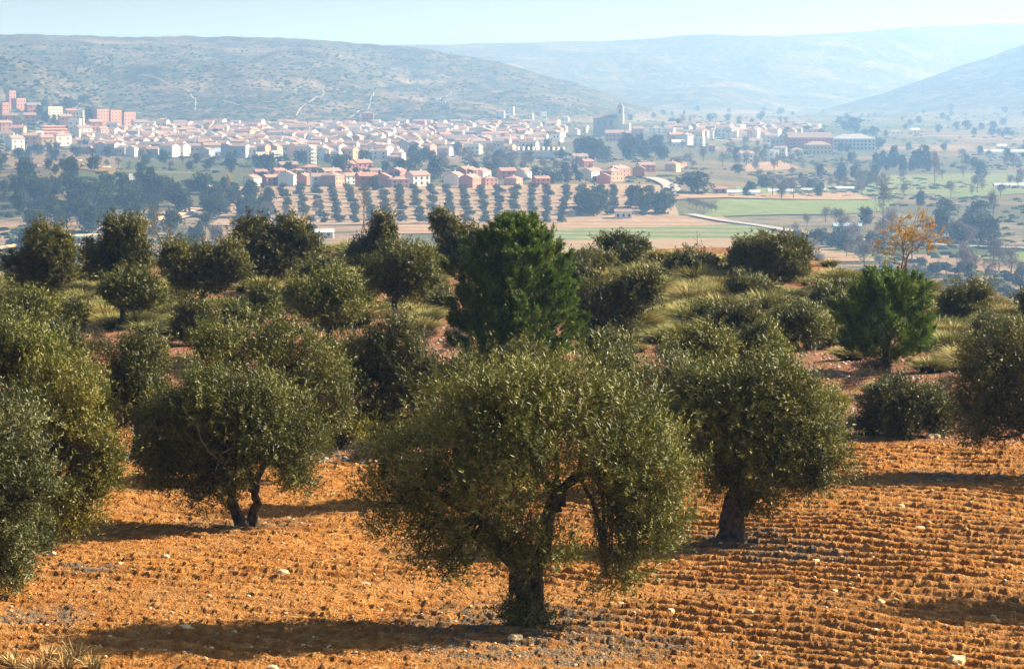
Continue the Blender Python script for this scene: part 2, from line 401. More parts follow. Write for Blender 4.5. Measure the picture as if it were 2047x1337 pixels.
def crown(lobes, shoots, per, L, leafL, leafW, clump=.34, ncl=26, up=.6, seed=0, shell=.62, fill=.1):
    """lobes: (cx,cy,cz,rx,ry,rz). clumps on each lobe's shell, shoots in each clump"""
    lobes = list(lobes)
    for (cx, cy, cz, rx, ry, rz) in list(lobes):
        if min(rx, rz) > .25:
            for _ in range(1 if len(lobes) > 24 else 2):
                d_ = unit(RNG.normal(size=3)*np.array([1, .8, 1])); q_ = .26+.16*RNG.random()
                lobes.append((cx+d_[0]*rx*.86, cy+d_[1]*ry*.85, cz+d_[2]*rz*.86, rx*q_, ry*q_, rz*q_*1.15))
    lob = np.array(lobes, float); vol = (lob[:, 3]*lob[:, 4]*lob[:, 5])**(2/3); wt = vol/vol.sum()
    Ps = []; As = []; Os = []; cc = []
    for k, (cx, cy, cz, rx, ry, rz) in enumerate(lob):
        rad = np.array([rx, ry, rz]); nc = max(6, int(ncl*(0.6+wt[k]*len(lob)*.4)))
        dr = unit(RNG.normal(size=(nc, 3))*np.array([1, 1, .9])); 
        cen = np.array([cx, cy, cz]) + dr*rad*(shell-.14+.50*RNG.random((nc, 1))**.8)
        cr = clump*rad.mean()*(.45+1.0*RNG.random(nc))
        ns = max(8, int(shoots*wt[k])); ci = RNG.choice(nc, ns, p=cr**2/(cr**2).sum())
        q = unit(RNG.normal(size=(ns, 3))); rr = RNG.random((ns, 1))**.45
        p = cen[ci]+q*rr*cr[ci][:, None]
        ax = unit(.55*q + .75*dr[ci] + np.array([0, 0, up]) + .45*RNG.normal(size=(ns, 3)))
        nf = int(ns*fill); f = np.array([cx, cy, cz])+unit(RNG.normal(size=(nf, 3)))*rad*RNG.random((nf, 1))**.5*.8
        Os += [unit(q*.7+dr[ci]*.6), unit(f-np.array([cx, cy, cz]))]
        Ps += [p, f]; As += [ax, unit(RNG.normal(size=(nf, 3))+np.array([0, 0, up]))]
        cc.append((np.array([cx, cy, cz]), cen))
    P = np.vstack(Ps); A = np.vstack(As); O = np.vstack(Os)
    # a few long free shoots standing out of the outline
    k = RNG.choice(len(P), int(len(P)*.16)); P2 = P[k]+A[k]*L*(.5+1.3*RNG.random((len(k), 1))); P = np.vstack([P, P2]); A = np.vstack([A, unit(A[k]+np.array([0, 0, .5]))]); O = np.vstack([O, O[k]])
    V, Q = leaves(P, A, per, L, leafL, leafW, out=O)
    return V, Q, cc
def curve(a, b, n=6, sag=.12, bend=None):
    a = np.array(a, float); b = np.array(b, float); t = np.linspace(0, 1, n)[:, None]
    ln = np.linalg.norm(b-a); off = RNG.normal(size=3)*ln*sag if bend is None else np.array(bend)
    P = a+(b-a)*t + np.sin(t*np.pi)*off
    P[1:-1] += RNG.normal(size=(n-2, 3))*ln*.018
    return P
def tree(name, base, lobes, trunks, label, cat, mat='olive', leafn=5000, per=11, L=.22, ll=.065, lw=.018, trunk_r=.16, group=None,
         bark='bark', up=.6, clump=.29, ncl=24, extra=None, twigs=1.0, shell=.62, fork=None):
    """lobes in metres relative to base; trunks: list of (points, r0, r1) stems in local metres"""
    root = tag(link(name, None, loc=base), label, cat, group)
    root.empty_display_size = .3
    V, Q, cc = crown(lobes, leafn, per, L, ll, lw, clump, ncl, up, shell=shell)
    link('crown', mesh('crown', V, [Q], M[mat]), root)
    tb = MB(); ends = []
    for (pts, r0, r1) in trunks:
        P = [np.array(p, float) for p in pts]
        S = [P[0]]
        for a, b in zip(P[:-1], P[1:]): S += list(curve(a, b, 5, .05))[1:]
        S = np.array(S); n = len(S); rr = np.linspace(r0, r1, n); rr[0] *= 1.55; rr[1] *= 1.2
        S[0][2] -= .15
        tb.tube(S, rr, 12, 0, .30); ends.append(S)
    link('trunk', tb.build('trunk', M[bark], True), root)
    bb = MB()
    for c0, cen in cc:
        d = [1.5*np.linalg.norm((e[-1]-c0)[:2])+.6*abs(e[-1][2]-c0[2]) for e in ends]; S = ends[int(np.argmin(d))]
        st = S[-1-random.randint(0, 2)]
        P = curve(st, c0, 7, .10); r = trunk_r*.38
        bb.tube(P, np.linspace(r, r*.35, 7), 7, 0, .2)
        m_ = int(len(cen)*.7*twigs)
        for q in cen[:m_]:
            s0 = P[random.randint(3, 6)]
            bb.tube(curve(s0, q, 5, .12), np.linspace(r*.28, r*.08, 5), 4)
    if extra: extra(root, bb)
    link('branches', bb.build('branches', M[bark], True), root)
    return root
def px_lobes(bu, bv, base, lob):
    """lobes given as (u, v, ru, rv, depth offset m, depth radius m) on the photograph -> metres at the tree's distance"""
    s = F/base.y; out = []
    for (u, v, ru, rv, dy, ry) in lob: out.append(((u-bu)/s, dy, (bv-v)/s, ru/s, ry, rv/s))
    return out
def auto_lobes(bu, bv, base, box, n=6, flat=.5):
    n += 3
    u0, v0, u1, v1 = box; s = F/base.y; W = (u1-u0)/s; H = (v1-v0)/s
    cx = ((u0+u1)/2-bu)/s; cz = (bv-(v0+v1)/2)/s; out = [(cx, 0, cz-.04*H, W*.22, W*.22, H*.26)]
    for i in range(n):
        a = 2*math.pi*(i+random.random()*.8)/n; rr = random.uniform(.12, .25)
        e = random.uniform(-.26, .26)
        out.append((cx+math.cos(a)*W*(.48-rr), math.sin(a)*W*.22, cz+e*H+(.06*H), W*rr, W*rr*.9, H*rr*random.uniform(.8, 1.05)))
    out.append((cx+random.uniform(-.2, .2)*W, 0, cz+.29*H, W*.20, W*.2, H*.21)); out.append((cx+random.uniform(-.25, .25)*W, -.1*W, cz+random.uniform(-.1, .15)*H, W*.2, W*.2, H*.2))
    return out
def stems(k, h, lean=.2, r=.09):
    o = []
    for i in range(k):
        a = random.uniform(0, 6.28); q = random.uniform(.3, 1)*lean
        o.append(([(math.cos(a)*.08, math.sin(a)*.08, 0), (math.cos(a)*q*.5, math.sin(a)*q*.5, h*.5), (math.cos(a)*q, math.sin(a)*q, h)], r, r*.6))
    return o

_u = 'first second third fourth fifth sixth seventh eighth ninth tenth eleventh twelfth thirteenth fourteenth fifteenth sixteenth seventeenth eighteenth nineteenth'.split()
_t = 'twenty thirty forty fifty sixty seventy eighty ninety'.split(); _t2 = 'twentieth thirtieth fortieth fiftieth sixtieth seventieth eightieth ninetieth'.split()
_u0 = _u; ORD = [x for x in _u] + [(_t2[(n-20)//10] if n % 10 == 0 else _t[(n-20)//10]+' '+_u[n % 10-1]) for n in range(20, 100)]
def order_labels(objs, fmt):
    objs.sort(key=lambda o: o.location.x/o.location.y)
    for i, o in enumerate(objs): o['label'] = fmt % ORD[i]

# ---- hero olive
OG = 'olive trees of the ploughed grove'
def hero():
    bu, bv = 1052, 1250; b = hit(bu, bv); s = F/b.y
    lob = [(1060, 850, 150, 105, 0, 1.2), (945, 835, 110, 75, -.2, .9), (1130, 785, 115, 62, .3, .9), (1010, 775, 90, 52, 0, .8), (860, 935, 112, 85, .1, 1.0), (795, 985, 70, 75, .2, .7),
           (835, 1055, 88, 82, .2, .7), (885, 1125, 55, 50, .3, .45), (960, 985, 90, 90, -.7, .7), (1030, 930, 85, 80, -.8, .7), (1275, 930, 100, 92, 0, .95), (1225, 845, 95, 75, .1, .9), (1335, 985, 62, 80, .1, .6),
           (1245, 1095, 62, 95, -.1, .55), (1290, 1035, 85, 85, 0, .6), (1215, 1150, 35, 42, 0, .3), (1095, 1095, 58, 75, -.8, .5), (1020, 1065, 55, 55, -.5, .5), (960, 1085, 50, 50, 0, .5), (1205, 915, 75, 65, -.5, .6)]
    q = lambda u, v, y=0: ((u-bu)/s, y, (bv-v)/s)
    tr = [([q(1048, 1258), q(1050, 1200), q(1046, 1155), q(1040, 1110)], .145, .105),
          ([q(1078, 1250, .05), q(1072, 1190, .05), q(1072, 1150, .05), q(1095, 1060, 0), q(1112, 985, 0), q(1112, 955, 0)], .12, .075),
          ([q(1044, 1160), q(1000, 1080), q(950, 1020)], .11, .07), ([q(1112, 985), q(1135, 960), q(1190, 930)], .08, .06), ([q(1108, 1000), q(1096, 965), q(1070, 930)], .07, .05)]
    def extra(root, bb):
        # hanging bare shoots on the right
        for k in range(16):
            u = random.uniform(1190, 1250); v0 = random.uniform(990, 1040)
            bb.tube(curve(q(u, v0, random.uniform(-.3, .2)), q(u+random.uniform(-14, 10), v0+random.uniform(60, 130), random.uniform(-.3, .2)), 6, .05), .006, 4)
        # suckers at the foot
        V, Q, cc = crown([(-.02, -.15, .22, .36, .25, .30), (-.28, 0, .14, .16, .15, .14), (.22, .0, .12, .14, .12, .13)], 520, 10, .16, .05, .015, up=.9)
        link('sucker_shoots', mesh('sucker_shoots', V, [Q], M['olive_dark']), root)
    return tree('olive_tree', b, px_lobes(bu, bv, b, lob), tr, 'largest olive tree at the front centre with broad drooping crown and thick dark trunk', 'olive tree', 'olive', 10500, 12, .29, .080, .016, .11, OG, extra=extra, up=.95, ncl=30, clump=.27)
hero()
def left2():
    bu, bv = 492, 1052; b = hit(bu, bv); s = F/b.y
    lob = [(430, 830, 110, 80, 0, 1.0), (365, 850, 80, 70, .1, .8), (500, 850, 90, 75, 0, .9), (330, 920, 55, 60, .1, .5), (375, 945, 62, 55, 0, .6), (420, 985, 45, 35, -.1, .4), (450, 930, 65, 55, -.5, .5),
           (590, 900, 58, 75, 0, .6), (560, 820, 65, 60, .1, .6), (600, 960, 35, 35, 0, .3), (470, 775, 90, 40, .1, .6), (540, 870, 60, 60, -.5, .5)]
    q = lambda u, v, y=0: ((u-bu)/s, y, (bv-v)/s)
    tr = [([q(503, 1048), q(516, 1005), q(512, 965), q(485, 925), q(478, 895)], .085, .055), ([q(486, 1054, -.1), q(472, 1020, -.1), q(468, 995, -.1)], .12, .075),
          ([q(510, 968), q(525, 935), q(550, 905)], .07, .05), ([q(468, 1000, -.1), q(462, 960, 0), q(430, 900, 0)], .07, .05)]
    def extra(root, bb):
        d = MB()
        for a, c in [((390, 830), (415, 870)), ((415, 870), (450, 905)), ((450, 905), (440, 930)), ((455, 892), (475, 880)), ((470, 900), (455, 920))]:
            d.tube(curve(q(*a, -.9), q(*c, -.9), 6, .06), .014, 5)
        link('dead_branch', d.build('dead_branch', M['bark_pale'], True), root)
    tree('olive_tree', b, px_lobes(bu, bv, b, lob), tr, 'olive tree left of centre with two leaning bare trunks and dead pale twigs', 'olive tree', 'olive', 8800, 12, .25, .076, .017, .17, OG, extra=extra, ncl=30)
left2()
def right3():
    bu, bv = 1465, 1088; b = hit(bu, bv); s = F/b.y
    lob = [(1450, 820, 105, 78, 0, 1.0), (1540, 800, 100, 70, 0, .9), (1380, 840, 62, 70, .1, .6), (1590, 860, 80, 75, 0, .8), (1490, 890, 90, 60, -.3, .7), (1420, 910, 75, 60, 0, .6), (1650, 925, 52, 42, 0, .5),
           (1590, 940, 60, 40, .1, .5), (1510, 750, 80, 35, 0, .6), (1440, 960, 45, 40, 0, .4), (1530, 970, 50, 45, -.2, .4), (1500, 1010, 28, 30, 0, .25), (1625, 975, 30, 25, 0, .3)]
    q = lambda u, v, y=0: ((u-bu)/s, y, (bv-v)/s)
    tr = [([q(1458, 1090), q(1462, 1045), q(1466, 1000), q(1470, 950)], .24, .12), ([q(1482, 1092, -.1), q(1472, 1055, -.1), q(1480, 1000)], .10, .09), ([q(1480, 1010), q(1530, 950), q(1570, 900), q(1572, 850)], .09, .045), ([q(1545, 935), q(1590, 912), q(1640, 908)], .05, .03)]
    tree('olive_tree', b, px_lobes(bu, bv, b, lob), tr, 'olive tree right of the largest one with stout black trunk and open lopsided crown', 'olive tree', 'olive', 8400, 12, .25, .076, .017, .18, OG, ncl=30, twigs=1.3)
right3()
def simple(bu, bv, box, label, mat='olive', n=3500, k=2, nl=6, name='olive_tree', cat='olive tree', group=OG, d=None, th=.4, r=.09, ll=None, lobes=None, **kw):
    b = hit(bu, bv) if d is None else atd(bu, d)
    if d is not None: bv = YH - b.z*F/b.y
    s = F/b.y; lob = auto_lobes(bu, bv, b, box, nl) if lobes is None else px_lobes(bu, bv, b, [(u, v, a, c, random.uniform(-.3, .3)*a/s, (a+c)/2/s) for u, v, a, c in lobes])
    H = (bv-box[1])/s
    tr = stems(k, H*th, .25*H/3, r)
    if ll is None: ll = max(.066, .0011*b.y)
    return tree(name, b, lob, tr, label, cat, mat, int(n*1.15), 10, .2 if b.y < 80 else .24, ll*1.05, ll*.28, r, group, **kw)
simple(-75, 1190, (-240, 790, 112, 1165), 'grey green olive tree cut by the left edge of the picture, nearest on the left', 'olive_grey', 6000, 2, 8, lobes=[(20,850,92,72),(60,950,62,72),(30,1050,78,72),(-60,1000,100,130),(50,1110,52,52),(-20,1135,62,40),(-150,900,90,90)])
simple(85, 1098, (-70, 735, 238, 1075), 'yellowish olive tree behind the one at the left edge', 'olive_yellow', 5600, 2, 8, lobes=[(120,790,92,62),(172,870,62,62),(192,950,46,58),(150,1000,72,52),(60,840,72,62),(140,1040,52,34),(30,900,70,70),(215,900,24,40)])
simple(600, 962, (385, 640, 702, 880), 'tall olive tree directly behind the two trunked one', 'olive', 5200, 2, 8, lobes=[(480,700,80,55),(560,680,70,40),(630,740,62,70),(660,810,42,60),(560,780,80,60),(430,690,45,45),(620,860,50,30)])
simple(160, 960, (70, 690, 235, 900), 'olive tree standing behind the yellowish left one', 'olive', 3600, 2)
simple(25, 900, (-60, 640, 140, 790), 'olive crown seen above the left edge olives', 'olive', 3400, 2)
simple(275, 915, (185, 665, 362, 905), 'dark olive tree left of the two trunked one with black foot', 'olive_dark', 4200, 2)
simple(750, 872, (655, 655, 870, 855), 'dense rounded olive tree between the pine and the left olives', 'olive_dark', 5200, 3, 7, lobes=[(720,720,62,52),(790,690,48,42),(820,750,50,60),(750,790,72,52),(690,760,30,40),(830,810,37,37)])
simple(935, 1002, (862, 722, 1040, 900), 'small dark olive half hidden behind left shoulder of the largest tree', 'olive_dark', 3000, 2)
simple(1300, 985, (1195, 712, 1420, 930), 'olive tree half hidden between the largest tree and its right neighbour', 'olive_grey', 4200, 2, lobes=[(1260,770,55,55),(1330,760,60,48),(1380,800,45,60),(1300,840,70,60),(1230,730,35,25),(1370,880,45,45)])
simple(1400, 800, (1325, 660, 1475, 770), 'bright green bushy olive behind the right hand olive', 'olive_yellow', 3200, 3)
simple(1500, 770, (1435, 648, 1570, 745), 'small olive right of the bright green bushy one', 'olive', 2600, 3)
simple(1802, 872, (1712, 762, 1905, 868), 'low round olive bush at the far edge of the ploughed field', 'olive_dark', 4200, 4, 6, th=.3, lobes=[(1760,810,37,37),(1820,800,47,37),(1870,820,32,37),(1800,845,84,24)])
simple(2110, 950, (1908, 640, 2300, 905), 'big dark olive tree cut by the right edge of the picture', 'olive_dark', 7500, 2, 9, lobes=[(1990,740,72,82),(1940,850,35,48),(2050,700,80,62),(2010,830,72,52),(1955,790,42,62),(2100,780,95,95),(2180,800,100,90)])
simple(2440, 965, (2290, 690, 2560, 900), 'olive tree outside the right edge that throws the long shadow', 'olive_dark', 2500, 2)
simple(2420, 1205, (2250, 760, 2600, 1100), 'olive tree outside the right edge near the bottom corner', 'olive', 3200, 2)
simple(-480, 1130, (-620, 800, -330, 1060), 'olive tree outside the left edge', 'olive', 1800, 2)
MG = 'unpruned olives on the stony slope'
simple(90, 612, (8, 448, 142, 580), 'tall ridge olive at far left against the valley', 'bush', 3600, 1, 5, group=MG, r=.1, lobes=[(90,490,40,38),(50,535,38,30),(110,535,34,40),(127,500,20,25),(80,560,42,20)])
simple(232, 598, (168, 436, 296, 560), 'two lobed ridge olive beside the bare dead tree', 'ridge', 3000, 2, 5, group=MG, lobes=[(250,470,36,34),(262,515,33,35),(203,520,34,34),(235,455,20,18),(235,560,24,20)])
simple(405, 622, (325, 492, 492, 600), 'wide yellow green olive below the ridge right of the dead tree', 'bush', 4000, 3, 6, group=MG, lobes=[(370,520,42,25),(440,515,48,28),(400,550,60,38),(465,545,25,30),(350,500,20,12)])
simple(550, 575, (466, 436, 630, 560), 'broad dark ridge olive with three humps', 'ridge', 4400, 3, 7, group=MG, lobes=[(500,465,28,28),(585,470,24,33),(545,510,60,45),(520,540,42,30),(612,480,15,25),(482,500,18,20)])
simple(243, 660, (195, 545, 332, 640), 'sparse olive with dark forked trunk on the red slope', 'olive', 2300, 1, 5, group=MG, th=.55, r=.11)
simple(745, 540, (698, 452, 788, 530), 'small dark leaning ridge olive right of the broad humped one', 'ridge', 1900, 2, 4, group=MG, lobes=[(767,460,17,28),(745,495,36,24),(720,510,26,20)])
simple(792, 655, (738, 490, 866, 620), 'mop headed olive with straight dark trunk left of the large pine', 'olive', 3200, 1, 5, group=MG, th=.5, r=.10, lobes=[(800,525,48,32),(775,560,38,28),(835,560,32,30),(850,525,16,22),(800,580,32,18)])
simple(660, 690, (570, 545, 725, 665), 'loose olive on the red slope left of the mop headed one', 'olive', 2900, 2, 6, group=MG, th=.45)
simple(905, 545, (864, 430, 975, 530), 'ragged ridge olive just left of the large pine top', 'ridge', 2300, 2, 5, group=MG, lobes=[(890,460,25,26),(905,500,30,30),(945,490,28,28),(880,440,15,12)])
simple(1205, 696, (1135, 545, 1310, 665), 'many stemmed dark olive right of the large pine', 'ridge', 4000, 5, 6, group=MG, th=.4, lobes=[(1190,610,52,47),(1260,590,42,35),(1160,650,32,27),(1230,650,47,27),(1290,570,27,25)])
simple(1590, 702, (1530, 622, 1655, 690), 'low dull olive among tussocks left of the small pine', 'olive', 2200, 3, 5, group=MG)
simple(60, 700, (-10, 590, 120, 690), 'scraggy olive at the left edge below the ridge', 'olive', 2300, 2, 5, group=MG)
simple(2060, 640, (2030, 588, 2110, 630), 'dark bush cut by the right edge on the ridge', 'ridge', 1000, 2, 4, group=MG)
simple(600, 560, (575, 470, 645, 545), 'slim upright olive at the right end of the humped one', 'olive', 1200, 2, 4, group=MG)
for i, (u, v, w_, h_) in enumerate([(15, 745, 110, 95), (120, 742, 90, 80), (395, 690, 90, 75), (640, 600, 80, 70), (705, 640, 90, 80), (1165, 640, 90, 95), (1030, 760, 90, 60), (1660, 640, 60, 50), (1215, 730, 80, 50)]):
    simple(u, v, (u-w_*.55, v-h_*1.05, u+w_*.55, v-h_*.1), 'untrimmed olive scrub tree on the stony slope, %s from the left' % ORD[sorted([15, 120, 395, 640, 705, 1165, 1030, 1660, 1215]).index(u)], ['olive', 'olive_dark', 'bush', 'olive'][i % 4], 1900, 3, 4, group=MG, th=.35)
# shrubs
SG = 'shrubs on the stony slope'
simple(1545, 563, (1463, 478, 1628, 560), 'dense domed brown green bush on the ridge', 'bush', 6000, 5, 7, 'round_bush', 'bush', SG, th=.3, up=1.1, lobes=[(1500,520,38,35),(1545,510,50,32),(1595,525,30,32),(1540,545,72,20),(1475,525,14,25)])
simple(1240, 540, (1192, 474, 1295, 532), 'spiky dark bush on the ridge right of the large pine', 'olive_dark', 1500, 4, 4, 'round_bush', 'bush', SG, th=.3)
simple(1655, 850, (1610, 790, 1692, 850), 'bright yellow green bush behind the right hand olive', 'yellowbush', 1500, 4, 4, 'round_bush', 'bush', SG, th=.3)
simple(690, 895, (640, 830, 730, 892), 'yellow green bush at the field edge beside tussocks', 'yellowbush', 1700, 4, 4, 'round_bush', 'bush', SG, th=.3)
simple(1930, 650, (1880, 575, 1985, 640), 'grey green bush with a bare stick on the right ridge', 'bush', 1700, 4, 4, 'round_bush', 'bush', SG, th=.3)
simple(1490, 690, (1420, 620, 1520, 680), 'green brown bush between tussocks in the middle right', 'bush', 1600, 4, 4, 'round_bush', 'bush', SG, th=.3)
simple(1380, 560, (1330, 515, 1430, 555), 'low green brown bush on the ridge left of the domed one', 'bush', 1300, 4, 4, 'round_bush', 'bush', SG, th=.3)
simple(160, 570, (100, 540, 200, 600), 'dull bush under the tall ridge olive', 'bush', 1500, 4, 4, 'round_bush', 'bush', SG, th=.3)

for i, (u, v, w_, h_, mt) in enumerate([(1180, 560, 90, 50, 'bush'), (1440, 655, 90, 45, 'olive'), (1680, 610, 70, 40, 'bush'), (1640, 690, 60, 35, 'olive'), (1010, 720, 60, 40, 'olive'), (880, 620, 40, 25, 'bush'),
                                       (850, 560, 70, 45, 'olive'), (30, 640, 90, 50, 'bush'), (130, 660, 80, 50, 'olive'), (470, 650, 60, 35, 'olive'), (520, 640, 60, 60, 'olive'), (1740, 650, 60, 40, 'bush'), (1990, 690, 80, 50, 'bush'), (1500, 600, 80, 35, 'bush')]):
    simple(u, v+6, (u-w_*.6, v-h_, u+w_*.6, v+4), 'low %s bush among grass on the slope, %s from the left' % ('brown green' if mt == 'bush' else 'dull green', ORD[sorted([1180, 1440, 1680, 1640, 1010, 880, 850, 30, 130, 470, 520, 1740, 1990, 1500]).index(u)]), mt, 1100, 4, 4, 'round_bush', 'bush', SG, th=.3)
# ---- pines
def pine(bu, bv, box, label, n, prof):
    b = hit(bu, bv); s = F/b.y; u0, v0, u1, v1 = box
    H = (bv-v0)/s; W = (u1-u0)/2/s*.90; cx = ((u0+u1)/2-bu)/s; zb = (bv-v1)/s
    root = tag(link('pine_tree', None, loc=b), label, 'pine tree', 'pines on the stony slope')
    tb = MB(); T = curve((0, 0, -.1), (cx, 0, H*.93), 12, .01); tb.tube(T, np.linspace(.11, .02, 12), 9, 0, .2)
    link('trunk', tb.build('trunk', M['bark'], True), root)
    # upright tufts of shoots over an egg shaped, lumpy envelope
    nc = n//16; zz = RNG.random(nc)**.85; th = RNG.random(nc)*2*np.pi
    rad = np.interp(zz, prof[0], prof[1])*W
    lump = 1+.30*fbm(3+np.cos(th)*1.6, zz*4+np.sin(th)*1.6, 3, 5)
    dp = 1-.75*RNG.random(nc)**1.4
    r = rad*lump*dp; z = zb+zz*(H-zb-.35)
    Cn = np.stack([cx+np.cos(th)*r, np.sin(th)*r, z], 1)
    TA = unit(np.stack([np.cos(th)*.35*rad/W, np.sin(th)*.35*rad/W, np.full(nc, 1.)], 1)+np.stack([np.cos(th), np.sin(th), np.zeros(nc)], 1)*(.9*(1-zz))[:, None]+.15*RNG.normal(size=(nc, 3)))
    ci = RNG.integers(0, nc, n); tt = RNG.random((n, 1)); q = RNG.normal(size=(n, 3))*.065*(1.15-tt)
    P = Cn[ci]+TA[ci]*tt*.42+q; A = unit(TA[ci]+q*3+.12*RNG.normal(size=(n, 3)))
    ob = unit(np.stack([P[:, 0]-cx, P[:, 1], np.full(n, W*.35)], 1))+1.0*unit(q)
    V, Q = leaves(P, A, 24, .17, .10, .018, .62, out=ob)
    z = P[:, 2]; r = np.hypot(P[:, 0]-cx, P[:, 1])
    link('crown', mesh('crown', V, [Q], M['pine']), root)
    bb = MB()
    for k in range(70):
        i = random.randrange(n); zt = max(zb*.9, z[i]-r[i]*random.uniform(.5, .9)); zt = max(zt, .35)
        bb.tube(curve((cx*zt/H, 0, zt), P[i], 6, .05), np.linspace(.028, .008, 6), 5)
    link('branches', bb.build('branches', M['bark_pale'], True), root)
pine(1042, 742, (903, 436, 1162, 735), 'large dark green pine with egg shaped crown rising above the olives', 11500, ([0, .10, .28, .5, .72, .88, 1], [.62, .90, 1, .98, .86, .62, .25]))
pine(1770, 745, (1680, 545, 1860, 722), 'smaller dome shaped pine with thin trunk on the right slope', 4600, ([0, .1, .3, .55, .8, .93, 1], [.45, .85, 1, 1, .92, .75, .4]))

# ---- bare and autumn trees
def branching(mb, p, d, L, r, lvl, tips, kinds=3):
    q = p+d*L; mb.tube(curve(p, q, 5, .07), np.linspace(r, r*.62, 5), 6 if lvl > 2 else 4)
    if lvl == 0: tips.append((q, d)); return
    for k in range(kinds):
        nd = unit(d+RNG.normal(size=3)*.6+np.array([0, 0, .10]))
        branching(mb, q if k else p+d*L*.75, nd, L*random.uniform(.6, .82), r*.6, lvl-1, tips, kinds)
def bare(u, d, h, lvl, label, mat=None, r=.06, name='bare_tree', cat='bare tree', spread=0, zoff=0, bk='bark_pale', kinds=3):
    b = atd(u, d); b.z += zoff
    root = tag(link(name, None, loc=b), label, cat); mb = MB(); tips = []
    branching(mb, np.array([0, 0, -.3]), unit(np.array([.05, 0, 1.])), h*.36+.3, r, lvl, tips, kinds)
    link('trunk', mb.build('trunk', M[bk], True), root)
    if mat:
        P = np.array([t[0] for t in tips]); A = np.array([t[1] for t in tips])
        k = RNG.random(len(P)) < .6; V, Q = leaves(P[k]-A[k]*.2, A[k], 34, .42, .065, .04, 1.3)
        link('crown', mesh('crown', V, [Q], M[mat]), root)
bare(322, 136, 2.6, 4, 'leafless grey tree on the ridge in front of the pale road', r=.055)
bare(722, 141, 2.9, 4, 'leafless twiggy tree on the ridge above the small dark olive', r=.035)
bare(1802, 121, 2.7, 5, 'orange leaved autumn tree beyond the right ridge', 'autumn', r=.07, kinds=3, name='autumn_tree', cat='autumn tree', bk='bark_pale')
bare(1393, 141, 1.1, 2, 'small leafless sapling on the ridge left of the domed bush', r=.03, name='dead_sapling', cat='dead sapling')
bare(1953, 112, 1.5, 2, 'thin bare stick leaning out of the right ridge bush', r=.02, name='dead_sapling', cat='dead sapling')

# ---- tussocks
def tussock_mesh(h, w, n, seed):
    r = np.random.default_rng(seed); a = r.random(n)*2*np.pi; rr = w*.28*np.sqrt(r.random(n))
    B = np.stack([np.cos(a)*rr, np.sin(a)*rr, np.zeros(n)], 1)
    lean = (.15+.75*r.random(n)**1.1); dirv = np.stack([np.cos(a)*lean, np.sin(a)*lean, np.ones(n)], 1)+.18*r.normal(size=(n, 3)); dirv = unit(dirv)
    lean = lean*1.5; hh = h*(.55+.35*r.random(n))[:, None]*.95
    mid = B+dirv*hh*.55; tip = B+dirv*hh+np.stack([np.cos(a)*lean*w*.35, np.sin(a)*lean*w*.35, -.16*hh[:, 0]*lean], 1)
    wv = unit(np.cross(dirv, np.stack([np.cos(a), np.sin(a), np.full(n, .35)], 1)+.35*r.normal(size=(n, 3))))*(.007+.010*r.random((n, 1)))
    V = np.stack([B-wv, B+wv, mid+wv*.8, mid-wv*.8, tip], 1).reshape(-1, 3)
    i = np.arange(n)[:, None]*5
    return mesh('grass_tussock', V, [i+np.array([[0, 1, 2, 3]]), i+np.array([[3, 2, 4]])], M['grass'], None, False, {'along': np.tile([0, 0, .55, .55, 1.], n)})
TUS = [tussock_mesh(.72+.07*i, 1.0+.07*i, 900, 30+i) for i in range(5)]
TB = tussock_mesh(.9, .9, 520, 77)
def lavmesh(seed, mat='lav'):
    V, Q, c = crown([(0, 0, .12, .30, .30, .16), (.15, .1, .1, .2, .2, .14)], 420, 7, .1, .035, .008, up=1.4)
    return mesh('dwarf_shrub', V, [Q], M[mat])
LAV = [lavmesh(i) for i in range(3)]
tcount = [0]
def inbox(boxes, n):
    ws = [b[4] for b in boxes]
    for _ in range(n):
        b = random.choices(boxes, ws)[0]; yield random.uniform(b[0], b[2]), random.uniform(b[1], b[3])
TZ = [('esparto grass tussock on the left part of the ridge', (-30, 530, 330, 620, 1)), ('esparto grass tussock on the ridge between humped olive and pine', (600, 505, 900, 580, 1.5)),
      ('esparto grass tussock on the ridge right of the pine', (1120, 520, 1480, 600, 2)), ('esparto grass tussock on the slope in the middle right', (1250, 590, 1700, 690, 2)),
      ('esparto grass tussock on the right end of the ridge', (1640, 560, 2040, 640, 1.6)), ('esparto grass tussock on the slope right of the small pine', (1850, 640, 2000, 740, .6)),
      ('esparto grass tussock on the red slope at left', (120, 590, 560, 660, .7)), ('esparto grass tussock below the mop headed olive', (560, 590, 860, 650, .5))]
def place_tus(p, lab, sc=None):
    sc = sc or random.uniform(.62, 1.2)
    o = link('grass_tussock', random.choice(TUS), None, p, random.uniform(0, 6.28), (sc, sc, sc*random.uniform(.8, 1.1))); tcount[0] += 1
    return tag(o, lab, 'grass tussock', 'esparto grass tussocks')
for lab, bx in TZ:
    k = int(330*bx[4]/9.9); made = []
    for u, v in inbox([bx], k):
        p = hit(u, v)
        if p.y > 170: continue
        if any((p-o_.location).length < 1.0 for o_ in made): continue
        made.append(place_tus(p-Vector((0, 0, .05)), lab, random.uniform(.65, 1.35)))
    order_labels(made, lab+', %s from the left')
EDGE = []; LONE = []
for u, v, sc in [(735, 868, .95), (765, 872, 1.0), (815, 878, .75), (860, 872, .8), (700, 858, .8), (905, 880, .6), (1470, 735, .7), (1765, 790, .55), (1700, 722, .7), (1860, 745, .75), (1915, 700, .8),
                 (1270, 705, .6), (840, 668, .8), (600, 668, .5), (340, 640, .9), (525, 585, 1.0), (650, 600, 1.0), (1720, 700, .9), (1650, 660, .9), (1600, 640, 1.0), (355, 670, .6), (1340, 640, .9), (1380, 610, 1.0)]:
    (EDGE if v > 850 else LONE).append(place_tus(hit(u, v), '', sc*1.15))
